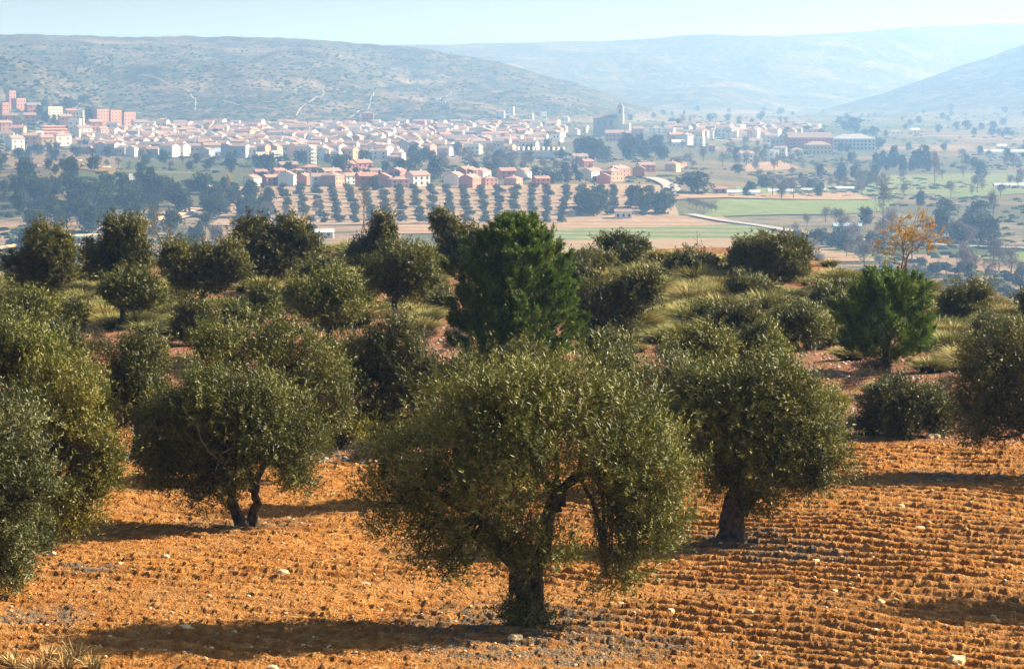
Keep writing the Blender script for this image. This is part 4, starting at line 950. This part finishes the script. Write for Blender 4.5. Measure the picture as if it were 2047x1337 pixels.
def house(name, w, d, h, wall, roof, rt='gable', win=(2, 2), chim=True, pitch=.36, parent=None, sides=True):
    root = parent or link(name, None); mb = MB(); rh = w*0
    mb.box((0, 0, h/2-1.5), (w, d, h+3))
    ov = .35; rb = MB()
    if rt == 'gable':       # ridge along x
        rh = d/2*pitch*1.2
        for s in (-1, 1): mb.add([(s*w/2, -d/2, h), (s*w/2, d/2, h), (s*w/2, 0, h+rh)], [[0, 1, 2]] if s > 0 else [[1, 0, 2]])
        for s in (-1, 1):
            y0 = s*(d/2+ov); z0 = h-ov*rh/(d/2)
            P = [(-w/2-ov, y0, z0), (w/2+ov, y0, z0), (w/2+ov, 0, h+rh), (-w/2-ov, 0, h+rh)]; P = np.array(P+[(a, b, c+.18) for a, b, c in P])+np.array([0, 0, .02])
            rb.add(P, [[0, 3, 2, 1], [4, 5, 6, 7], [0, 1, 5, 4], [1, 2, 6, 5], [2, 3, 7, 6], [3, 0, 4, 7]])
    elif rt == 'hip':
        rh = d/2*pitch*1.1; a = max(w/2-d/2, .3)
        P = [(-w/2-ov, -d/2-ov, h+.01), (w/2+ov, -d/2-ov, h+.01), (w/2+ov, d/2+ov, h+.01), (-w/2-ov, d/2+ov, h+.01), (-a, 0, h+rh), (a, 0, h+rh)]
        rb.add(P, [[0, 1, 5, 4], [2, 3, 4, 5], [3, 2, 1, 0]]); rb.add(P, [[1, 2, 5], [3, 0, 4]])
    else:
        rb.box((0, 0, h+.12), (w-.5, d-.5, .2)); 
        for s in (-1, 1): mb.box((s*(w/2-.13), 0, h+.25), (.26, d, .5)); mb.box((0, s*(d/2-.13), h+.249), (w-.54, .26, .498))
    link('wall', mb.build('wall', W[wall]), root); ro = link('roof', rb.build('roof', Rf[roof]), root)
    nx, nz = win
    wm = MB(); wm.box((0, 0, 0), (1.1, .10, 1.3)); wme = wm.build('window', GL)
    for k in range(nz):
        for i in range(nx):
            x = (i+.5)/nx*w-w/2; z = 1.6+k*(h-.6)/max(nz, 1)
            link('window', wme, root, (x, -d/2-.02, z))
        if sides:
            for i in range(max(1, int(nx*d/w))):
                y = (i+.5)/max(1, int(nx*d/w))*d-d/2; link('window', wme, root, (w/2+.02, y, 1.6+k*(h-.6)/max(nz, 1)), math.pi/2)
    if chim and rt != 'flat':
        cb = MB(); cb.box((w*.25, d*.12, h+rh*.75+.5), (.7, .7, 1.6)); cb.box((w*.25, d*.12, h+rh*.75+1.36), (.9, .9, .12)); link('chimney', cb.build('chimney', W['white']), ro)
    return root
def settle(root, u, v, rz, label, cat, group=None, dmin=300, sc=1):
    root.location = hit(u, v, dmin); root.rotation_euler = (0, 0, rz); root.scale = (sc, sc, sc)
    return tag(root, label, cat, group)
def mpx(u, v, n, dmin=300): return n*hit(u, v, dmin).y/F
# landmark buildings ------------------------------------------------
def land(u0, v0, u1, v1, wall, roof, rt, label, cat='building', nm='building', dep=.8, win=None, rz=0, chim=False, rhf=0):
    uc = (u0+u1)/2; w = mpx(uc, v1, u1-u0); h = mpx(uc, v1, v1-v0)*(.8 if rt != 'flat' else 1)
    if win is None: win = (max(2, min(12, int(w/3.4))), max(1, min(6, int(h/3.1))))
    r = house(nm, w*.93, w*dep, h, wall, roof, rt, win, chim, sides=True)
    settle(r, uc, v1, rz, label, cat); return r
land(0, 207, 16, 240, 'pink', 'red', 'flat', 'pink brick block of flats at the left edge on the hillside', 'block of flats', 'apartment_block', .9, rz=.7)
land(14, 184, 30, 218, 'pink', 'grey', 'flat', 'tallest slim brick tower on the hillside at far left', 'tower block', 'apartment_block', .9, rz=.7)
land(26, 198, 49, 220, 'pink', 'grey', 'flat', 'square brick block beside the slim tower', 'block of flats', 'apartment_block', .9, rz=.7)
land(88, 215, 123, 236, 'cream', 'red', 'flat', 'brick and cream block above the terraced flats', 'block of flats', 'apartment_block', .6, rz=.7)
land(152, 222, 168, 247, 'cream', 'grey', 'flat', 'narrow cream tower with white top right of the terraced flats', 'tower block', 'apartment_block', .8)
for i, (a, b, c, d_) in enumerate([(184, 220, 214, 247), (212, 222, 240, 250), (238, 226, 268, 250)]):
    land(a, b, c, d_, 'pink', 'red', 'flat', ['left', 'middle', 'right'][i]+' one of the three red brick blocks on the hillside', 'block of flats', 'apartment_block', .8, rz=.75)
def terrace(u, v, wpx, n, label, flip=0):
    root = link('terraced_flats', None); w = mpx(u, v, wpx); s = w/60
    wb = MB(); rb = MB(); wd = MB()
    for k in range(n):
        y = k*5*s; z = k*5.6*s; wb.box((k*.6*s, y, z/2), (w*(1-.07*k), 5.1*s, z+3.0*s))
        P = np.array([(-w*.5*(1-.07*k)+k*.6*s, y-3.1*s, z+1.1*s), (w*.5*(1-.07*k)+k*.6*s, y-3.1*s, z+1.1*s), (w*.5*(1-.07*k)+k*.6*s, y+.4*s, z+2.9*s), (-w*.5*(1-.07*k)+k*.6*s, y+.4*s, z+2.9*s)])
        P = np.vstack([P, P+np.array([0, 0, .3])]); rb.add(P, [[0, 3, 2, 1], [4, 5, 6, 7], [0, 1, 5, 4], [1, 2, 6, 5], [2, 3, 7, 6], [3, 0, 4, 7]])
    link('wall', wb.build('wall', W['pink']), root); link('roof', rb.build('roof', Rf['clay']), root)
    ch = MB()
    for k in range(n):
        for i in range(7): ch.box(((i-3)*w*.12, k*5*s+.3*s, k*5.6*s+3.2*s), (1*s, 1*s, 1.4*s))
    link('chimney_row', ch.build('chimney_row', W['cream']), root)
    settle(root, u, v, .45, label, 'block of flats')
terrace(112, 279, 62, 5, 'stepped terraced flats with bands of orange roof on the hillside')
terrace(32, 263, 34, 3, 'smaller stepped terraced flats with orange roofs near the left edge')
land(74, 262, 86, 279, 'white', 'white', 'gable', 'small white pointed house in front of the stepped flats', 'house', 'house', 1)
def balcony_block(u0, v0, u1, v1, label, fl=4):
    r = land(u0, v0, u1, v1, 'white', 'brown', 'flat', label, 'block of flats', 'apartment_block', .35, (3, fl), rz=.6)
    w = mpx((u0+u1)/2, v1, u1-u0); h = mpx((u0+u1)/2, v1, v1-v0)
    for k in range(fl):
        b = MB(); b.box((0, -w*.175*.93-.7, (k+.45)*h/fl), (w*.7, 1.3, .9)); link('balcony', b.build('balcony', W['white']), r)
balcony_block(508, 306, 530, 335, 'left white block of flats with stacked balconies below the town'); balcony_block(538, 303, 566, 328, 'right white block of flats of the low pair below the town')
balcony_block(614, 292, 633, 336, 'tall narrow white block of flats standing above the red villas', 6)
land(418, 302, 506, 313, 'cream', 'blue', 'gable', 'long low hall with pale blue green roof left of the white flats', 'hall', 'hall', .4)
land(890, 272, 964, 300, 'stone', 'brown', 'hip', 'long tan stone building with many windows in the town', 'building', 'stone_building', .5, rz=-.12)
land(880, 290, 962, 309, 'white', 'white', 'flat', 'long white two storey building below the tan stone one', 'building', 'white_building', .3, rz=-.1)
land(1208+0, 262, 1262, 283, 'pink', 'orange', 'gable', 'brick house below the church', 'house', 'house', .5)
land(1098, 262, 1126, 284, 'cream', 'orange', 'gable', 'cream house with big white gable left of the tall pines', 'house', 'house', .8, rz=1.2)
land(1568, 268, 1664, 306, 'brick', 'brown', 'gable', 'large dark red brick hall on the right of the town', 'hall', 'hall', .5, rz=.1)
land(1605, 285, 1662, 308, 'ochre', 'orange', 'hip', 'ochre house with orange roof in front of the brick hall', 'house', 'house', .6)
land(1580, 296, 1606, 313, 'cream', 'red', 'hip', 'pale yellow house left of the ochre one', 'house', 'house', .8)
land(1660, 272, 1750, 300, 'grey', 'grey', 'hip', 'wide grey building right of the brick hall', 'building', 'building', .5)
land(1540, 277, 1588, 296, 'grey', 'grey', 'flat', 'dark grey warehouse left of the brick hall', 'warehouse', 'warehouse', .6)
land(856, 203, 892, 210, 'white', 'white', 'flat', 'long white building alone on the hillside', 'building', 'white_building', .3)
land(880, 211, 900, 220, 'stone', 'brown', 'flat', 'small stone building below the white one on the hillside', 'building', 'building', .6)
land(722, 222, 748, 248, 'brick', 'brown', 'hip', 'reddish house by the hillside track', 'house', 'house', .8)
land(225, 357, 312, 373, 'grey', 'grey', 'hip', 'wide shed with grey metal roof in the left wood', 'shed', 'shed', .7, (4, 1))
land(1228, 420, 1264, 438, 'white', 'orange', 'gable', 'white farmhouse at the corner of the valley grove', 'farmhouse', 'farmhouse', .6, (3, 1))
land(1630, 531, 1668, 546, 'white', 'white', 'gable', 'white roofed shed right of the domed bush', 'shed', 'shed', .8, (2, 1), rz=.5)
land(1664, 448, 1722, 466, 'grey', 'blue', 'gable', 'shed with blue sheet roof beside the valley road', 'shed', 'shed', .4, (3, 1))
land(630, 461, 668, 476, 'cream', 'white', 'gable', 'pale roofed shed at the near end of the valley grove', 'shed', 'shed', .6, (2, 1))
land(344, 286, 372, 298, 'grey', 'grey', 'gable', 'small shed', 'shed', 'shed', .6, (2, 1)) if False else None
land(140, 474, 200, 487, 'cream', 'white', 'flat', 'long pale building beyond the left ridge', 'building', 'farm_building', .3, (6, 1), rz=.3)
land(1993, 290, 2012, 300, 'white', 'white', 'gable', 'white barn on the far right plain', 'barn', 'barn', .7, (1, 1))
land(1780, 263, 1800, 268, 'white', 'orange', 'gable', 'white farmhouse on the plain right of the brick hall', 'farmhouse', 'farmhouse', .7, (2, 1))
land(1820, 258, 1838, 267, 'white', 'white', 'gable', 'small white farmhouse on the far plain', 'farmhouse', 'farmhouse', .7, (1, 1))
land(1342, 282, 1370, 294, 'white', 'white', 'gable', 'white house standing right of the tall pines', 'house', 'house', .7, (3, 1))
land(1416, 288, 1430, 305, 'ochre', 'orange', 'gable', 'narrow ochre house right of the tall pines', 'house', 'house', .9, (2, 2))
for i, (a, b, c, d_) in enumerate([(1452, 377, 1520, 388), (1534, 375, 1588, 386), (1600, 374, 1650, 383), (1655, 371, 1708, 379), (1986, 363, 2060, 374), (1965, 296, 2060, 307)]):
    # plastic tunnel greenhouses
    root = link('greenhouse', None); w = mpx(a, d_, c-a); h = mpx(a, d_, d_-b)*.7; mb = MB(); th = np.linspace(0, np.pi, 12)
    V = np.array([[(x, -np.cos(q)*h*1.3, np.sin(q)*h) for q in th] for x in (-w/2, w/2)]).reshape(-1, 3); mb.add(V, [[j, j+1, 13+j, 12+j] for j in range(11)])
    link('cover', mb.build('cover', Rf['white'], True), root); e = MB()
    for x in np.linspace(-w/2, w/2, max(3, int(w/5))): e.tube([(x, -np.cos(q)*h*1.31, np.sin(q)*h*1.01) for q in th], .06, 4)
    link('hoops', e.build('hoops', W['grey']), root)
    settle(root, (a+c)/2, d_, 0, ['longest left white tunnel greenhouse beside the brick shed', 'second white tunnel greenhouse from the left', 'third white tunnel greenhouse from the left', 'rightmost tunnel greenhouse of the middle row', 'white tunnel greenhouse at the right edge of the plain', 'far long white greenhouse near the right edge'][i], 'greenhouse')
land(1424, 375, 1453, 388, 'pink', 'red', 'gable', 'brick shed at the left end of the tunnel greenhouses', 'shed', 'shed', .6, (2, 1))
# row of stepped gables
root = link('terraced_row', None); w = mpx(1070, 316, 110); n = 11; wb = MB(); rb = MB()
for k in range(n):
    x = (k-(n-1)/2)*w/n; wb.box((x, 0, 1.8), (w/n*.98, 8, 6)); 
    P = np.array([(x-w/n/2, -4.3, 4.9), (x+w/n*.35, -4.3, 7.2), (x+w/n*.35, 4.3, 7.2), (x-w/n/2, 4.3, 4.9)]); P = np.vstack([P, P+np.array([0, 0, .25])]); rb.add(P, [[0, 3, 2, 1], [4, 5, 6, 7], [0, 1, 5, 4], [1, 2, 6, 5], [2, 3, 7, 6], [3, 0, 4, 7]], 0)
    wb.box((x+w/n*.42, 0, 6.0), (w/n*.13, 8.8, 3.2))
link('wall', wb.build('wall', W['white']), root); link('roof', rb.build('roof', Rf['brown']), root)
settle(root, 1072, 316, -.12, 'long terrace of small houses with white stepped party walls', 'terraced row')
# church
def church(u, v):
    root = link('church', None); s = mpx(u, v, 1)*1.28
    nv = MB(); nv.box((-9*s, 0, 13*s), (36*s, 20*s, 30*s)); nv.add([(-27*s, -10*s, 28*s), (-27*s, 10*s, 28*s), (-27*s, 0, 33*s)], [[1, 0, 2]]); nv.add([(9*s, -10*s, 28*s), (9*s, 10*s, 28*s), (9*s, 0, 33*s)], [[0, 1, 2]])
    for k in range(4): nv.box(((-24+k*10)*s, -11*s, 11*s), (2*s, 2.2*s, 26*s))
    link('nave', nv.build('nave', W['stone']), root)
    r = MB()
    for q in (-1, 1): r.add([(-28*s, q*11*s, 27.6*s), (10*s, q*11*s, 27.6*s), (10*s, 0, 33.4*s), (-28*s, 0, 33.4*s)], [[0, 1, 2, 3]])
    link('roof', r.build('roof', Rf['brown']), root)
    t = MB(); t.box((14*s, 0, 20*s), (10*s, 10*s, 46*s)); t.box((14*s, 0, 43.6*s), (11*s, 11*s, 1.2*s)); tw = link('tower', t.build('tower', W['cream']), root)
    c = MB(); P = [(8.8*s, -5.2*s, 44.2*s), (19.2*s, -5.2*s, 44.2*s), (19.2*s, 5.2*s, 44.2*s), (8.8*s, 5.2*s, 44.2*s), (14*s, 0, 52*s)]; c.add(P, [[0, 1, 4], [1, 2, 4], [2, 3, 4], [3, 0, 4]]); link('spire', c.build('spire', Rf['grey']), tw)
    b = MB(); b.box((14*s, -5.05*s, 38*s), (3*s, .3*s, 6*s)); link('belfry_opening', b.build('belfry_opening', GL), tw)
    b = MB(); b.box((19.05*s, 0, 38*s), (.3*s, 3*s, 6*s)); link('belfry_opening', b.build('belfry_opening', GL), tw)
    a = MB(); a.box((24*s, 2*s, 8*s), (11*s, 14*s, 22*s)); link('chapel', a.build('chapel', W['cream']), root)
    for k in range(3):
        g = MB(); g.box(((-19+k*10)*s, -10.1*s, 20*s), (2*s, .4*s, 7*s)); link('window', g.build('window', GL), root)
    settle(root, u, v, -.15, 'tall stone church with square bell tower above the town', 'church')
church(1222, 272)
# villas ------------------------------------------------------------
VP = []
for i, (wl, rf, rt) in enumerate([('brick', 'red', 'gable'), ('pink', 'orange', 'hip'), ('cream', 'red', 'gable'), ('white', 'orange', 'gable'), ('ochre', 'red', 'hip'), ('brick', 'orange', 'gable')]):
    VP.append((house('villa', 11+i % 3, 9, 5.6, wl, rf, rt, (3, 2)), wl, rf))
used = set()
def put(protos, pool_i, u, v, rz, sc, label, cat, group):
    r0 = protos[pool_i][0]; r = r0 if r0.name not in used else copy_tree(r0); used.add(r0.name)
    p = hit(u, v, 300); r.location = p; r.rotation_euler = (0, 0, rz); r.scale = sc; tag(r, label, cat, group); return r
rows = [('front row', [(505, 369), (541, 367), (572, 371), (605, 369), (640, 371), (668, 373), (700, 369), (733, 373), (768, 374), (800, 377), (835, 371), (905, 371), (940, 374), (975, 371), (1030, 371), (1078, 371)]),
        ('middle row', [(520, 356), (560, 355), (598, 352), (632, 354), (662, 356), (705, 356), (742, 354), (790, 355), (930, 357), (962, 357), (1010, 356), (1045, 354)]),
        ('back row', [(575, 345), (617, 346), (690, 345), (725, 343), (1160, 326), (790, 322)]), ('right hand group', [(1185, 359), (1222, 359), (1240, 351), (1280, 352), (1345, 340), (1355, 332), (1290, 344), (1175, 330), (1210, 368)])]
cn = {'brick': 'red brick', 'pink': 'pinkish', 'cream': 'cream', 'white': 'white', 'ochre': 'ochre', 'grey': 'grey', 'stone': 'stone'}
for rn, lst in rows:
    for i, (u, v) in enumerate(sorted(lst)):
        k = random.choice([0, 1, 2, 0, 1, 5, 3, 4]); q = random.uniform(.62, .95); v += random.uniform(-3, 2); u += random.uniform(-4, 4)
        put(VP, k, u, v+2, random.choice([.35, .25, .6, .9, 1.2, 1.5]), (q, q, q*random.uniform(.85, 1.1)), '%s villa, %s roof, %s from the left in the %s of villas' % (cn[VP[k][1]], VP[k][2], ORD[i], rn), 'villa', 'villas in front of the town')
# town --------------------------------------------------------------
TP = []
for i, (wl, rf, rt, w_, d_, h_) in enumerate([('white', 'orange', 'gable', 10, 8, 6.4), ('cream', 'brown', 'gable', 12, 9, 6), ('white', 'brown', 'gable', 8, 8, 7.5), ('pink', 'orange', 'gable', 11, 9, 6.5), ('white', 'white', 'flat', 9, 8, 8), ('cream', 'orange', 'hip', 12, 10, 6.5), ('brick', 'brown', 'gable', 13, 9, 6.2), ('white', 'orange', 'hip', 10, 9, 5.5), ('grey', 'brown', 'gable', 14, 9, 7), ('ochre', 'red', 'gable', 9, 8, 7)]):
    TP.append((house('house', w_, d_, h_, wl, rf, rt, (2, 2), True), wl, rf))
LM = [(-60, 'the left edge'), (112, 'the stepped flats'), (226, 'the brick blocks'), (462, 'the pale roofed hall'), (540, 'paired white flats'), (623, 'tall white flats'), (735, 'the hillside house'), (925, 'the tan building'), (1072, 'the stepped terrace'), (1217, 'the church'), (1356, 'the white house'), (1460, 'the town conifer'), (1615, 'the brick hall')]
spots = []
def trow(v, ranges, sp, jv=2.5):
    for a, b in ranges:
        u = a
        while u < b:
            spots.append((u, v+random.uniform(-jv, jv)))
            u += sp*random.uniform(.75, 1.35)
TR = [(262, [(300, 410), (560, 720), (870, 1110)], 21, 'backmost'), (268, [(270, 470), (500, 1190), (1370, 1560)], 19, 'second'), (275, [(235, 1130), (1400, 1560)], 20, 'third'), (283, [(190, 900), (970, 1090)], 21, 'fourth'), (291, [(175, 880), (970, 1080), (1350, 1400)], 22, 'fifth'), (299, [(180, 420), (540, 860), (980, 1060)], 25, 'sixth'), (307, [(640, 860), (170, 300)], 27, 'frontmost'), (318, [(645, 800)], 34, 'lowest')]
allh = []
for v, rg, sp, rn in TR:
    spots.clear(); trow(v, rg, sp)
    allh += [(u, vv, rn) for u, vv in spots]
random.shuffle(allh)
keep = allh[:288]; restt = allh[288:]
for v in np.arange(259, 316, 5.):
    lo, hi = np.interp(v, [259, 270, 290, 316], [330, 260, 180, 200]), np.interp(v, [259, 280, 300, 316], [1120, 1120, 1080, 880])
    for u in np.arange(lo, hi, 23.): restt.append((u+random.uniform(-9, 9), v+random.uniform(-2, 2), ''))
for v in np.arange(262, 278, 4.):
    for u in np.arange(1340, 1640, 17.): restt.append((u+random.uniform(-7, 7), v+random.uniform(-2, 2), ''))
from collections import defaultdict
cell = defaultdict(list)
for h_ in keep:
    lm = min(LM, key=lambda q: abs(q[0]-h_[0])); side = 'left' if h_[0] < lm[0] else 'right'; cell[(h_[2], lm, side)].append(h_)
for (rn, lm, side), hs in cell.items():
    hs.sort(key=lambda q: abs(q[0]-lm[0]))
    for i, (u, v, _) in enumerate(hs):
        k = random.choice([0, 1, 2, 3, 4, 5, 7, 0, 2, 8, 6, 9, 7]); q = random.uniform(.7, 1.15)
        put(TP, k, u, v, random.choice([-.5, -.3, -.15, 0, .3, .9, 1.3, 1.6]), (q*random.uniform(.9, 1.25), q, q*random.uniform(.85, 1.2)),
            '%s house, %s roof, %s %s of %s, %s row' % (cn[TP[k][1]], TP[k][2], ORD[i], side, lm[1], rn), 'house', 'houses of the town')
if restt:
    mb = MB()
    for u, v, _ in restt:
        p = hit(u, v, 300); w_, d_, h_ = random.uniform(7, 13), random.uniform(7, 9), random.uniform(4.5, 9); rz = random.choice([-.6, -.4, -.2, 0, .3, 1.3])
        wi = random.choice([0, 0, 1, 1, 2, 3, 3, 4]); ri = random.choice([5, 5, 6, 6, 7])
        mb.box((p.x, p.y, p.z+h_/2-1), (w_, d_, h_+2), wi, rz); ca, sa = math.cos(rz), math.sin(rz)
        L = lambda x, y, z: (p.x+x*ca-y*sa, p.y+x*sa+y*ca, p.z+z)
        mb.add([L(-w_/2-.3, -d_/2-.3, h_), L(w_/2+.3, -d_/2-.3, h_), L(w_/2+.3, 0, h_+1.8), L(-w_/2-.3, 0, h_+1.8), L(w_/2+.3, d_/2+.3, h_), L(-w_/2-.3, d_/2+.3, h_)], [[0, 1, 2, 3], [3, 2, 4, 5]], ri)
        mb.add([L(w_/2, -d_/2, h_), L(w_/2, d_/2, h_), L(w_/2, 0, h_+1.8), L(-w_/2, -d_/2, h_), L(-w_/2, d_/2, h_), L(-w_/2, 0, h_+1.8)], [[0, 1, 2], [4, 3, 5]], wi)
        for k in range(3): mb.box(L((k-1)*w_*.3, -d_/2, h_*random.choice([.3, .65])), (1.1, .16, 1.3), 9, rz)
    tag(link('houses', mb.build('houses', [W['white'], W['cream'], W['pink'], W['grey'], W['ochre'], Rf['orange'], Rf['brown'], Rf['red'], Rf['grey'], GL])), 'remaining small houses filling the town between the others', 'houses', None, 'stuff')
# right part of the town
for i, (u, v, k) in enumerate([(1385, 268, 0), (1412, 266, 1), (1440, 268, 3), (1462, 276, 1), (1480, 266, 5), (1500, 268, 0), (1525, 272, 6), (1310, 268, 7), (1275, 270, 3), (1540, 285, 1), (1560, 312, 0), (1545, 318, 4), (1535, 322, 4), (1490, 326, 0), (1000, 235, 0), (1060, 240, 2), (1085, 236, 4), (1130, 242, 7), (1020, 228, 4)]):
    q = random.uniform(.8, 1.1); put(TP, k, u, v, random.uniform(-.4, .4), (q, q, q), '%s house with %s roof, %s outlying house %s' % (cn[TP[k][1]], TP[k][2], ORD[i], 'right of the church' if u > 1200 else 'on the slope left of the church'), 'house', 'outlying houses of the town')
for i, (u, v, k) in enumerate([(10, 262, 3), (38, 279, 9), (20, 248, 6), (60, 246, 3), (66, 226, 6), (130, 250, 3), (142, 238, 9), (150, 262, 4), (165, 274, 1), (190, 262, 3), (205, 274, 9), (225, 262, 1), (250, 270, 3), (176, 286, 0), (120, 292, 5), (60, 290, 3), (30, 298, 0), (12, 286, 1), (92, 298, 9), (280, 262, 1)]):
    q = random.uniform(.9, 1.25); put(TP, k, u, v, random.uniform(-.3, .8), (q, q, q*1.1), '%s house with %s roof below the hillside flats, %s from the left' % (cn[TP[k][1]], TP[k][2], ORD[sorted([10, 38, 20, 60.1, 66, 130, 142, 150, 165, 190, 205, 225, 250, 176, 120, 60, 30, 12, 92, 280]).index(u if (u, v) != (60, 246) else 60.1)]), 'house', 'houses on the left hillside')
# bare clay banks at left
for i, (u, v, a, b) in enumerate([(205, 336, 9, 7), (155, 322, 8, 5), (60, 332, 14, 4), (330, 185, 30, 6), (225, 172, 34, 7), (60, 108, 40, 9)]):
    p = hit(u, v, 900); r = p.y/F; V, Fc = stone_mesh(700+i, 2)
    V = V*np.array([a*r*2, a*r*1.4, b*r*2.2]); tag(link('clay_bank', mesh('clay_bank', V, [Fc], M['cliff'], None, True), None, p-Vector((0, 0, b*r*.6))), kind='structure') if i < 3 else None
# cars on the roads
def car(u, v, rz, col, label):
    root = link('parked_car', None); m = plain('car_paint_'+col, {'silver': (.5, .5, .52), 'dark': (.03, .03, .035)}[col], rough=.3, spec=.5)
    b = MB(); b.box((0, 0, .62), (4.2, 1.7, .62)); b.add([(-1.5, -.8, .93), (1.0, -.8, .93), (1.0, .8, .93), (-1.5, .8, .93), (-1.1, -.65, 1.45), (.4, -.65, 1.45), (.4, .65, 1.45), (-1.1, .65, 1.45)], [[4, 5, 6, 7], [0, 1, 5, 4], [1, 2, 6, 5], [2, 3, 7, 6], [3, 0, 4, 7]], 0)
    link('body', b.build('body', m), root)
    for x in (-1.3, 1.3):
        for y in (-.8, .8):
            wm = MB(); wm.tube([(x, y-.11, .33), (x, y+.11, .33)], .33, 12); link('wheel', wm.build('wheel', GL), root)
    g = MB(); g.box((-.3, 0, 1.2), (1.3, 1.5, .3)); link('windscreen', g.build('windscreen', GL), root)
    settle(root, u, v, rz, label, 'car'); root.location.z += 1.0
car(305, 451, .4, 'silver', 'silver car on the pale road beyond the left ridge'); car(1344, 382, 1.3, 'dark', 'dark car on the road at the round tree')

# ------------------------------------------------------------------ haze
hb = MB(); x0, x1, y0, y1, z0, z1 = -9000, 9000, -300, 11300, -200, 225
hb.box(((x0+x1)/2, (y0+y1)/2, (z0+z1)/2), (x1-x0, y1-y0, z1-z0))
hm = bpy.data.materials.new('haze'); hm.use_nodes = True; t = hm.node_tree; t.nodes.clear()
o_ = t.nodes.new('ShaderNodeOutputMaterial'); pv = t.nodes.new('ShaderNodeVolumePrincipled')
pv.inputs['Color'].default_value = (.31, .57, 1.0, 1); pv.inputs['Absorption Color'].default_value = (.74, .82, 1, 1); pv.inputs['Density'].default_value = 2.05e-4; pv.inputs['Anisotropy'].default_value = .5
t.links.new(pv.outputs[0], o_.inputs['Volume'])
tag(link('haze', hb.build('haze', hm)), 'thin blue haze filling the valley', 'haze', None, 'stuff')
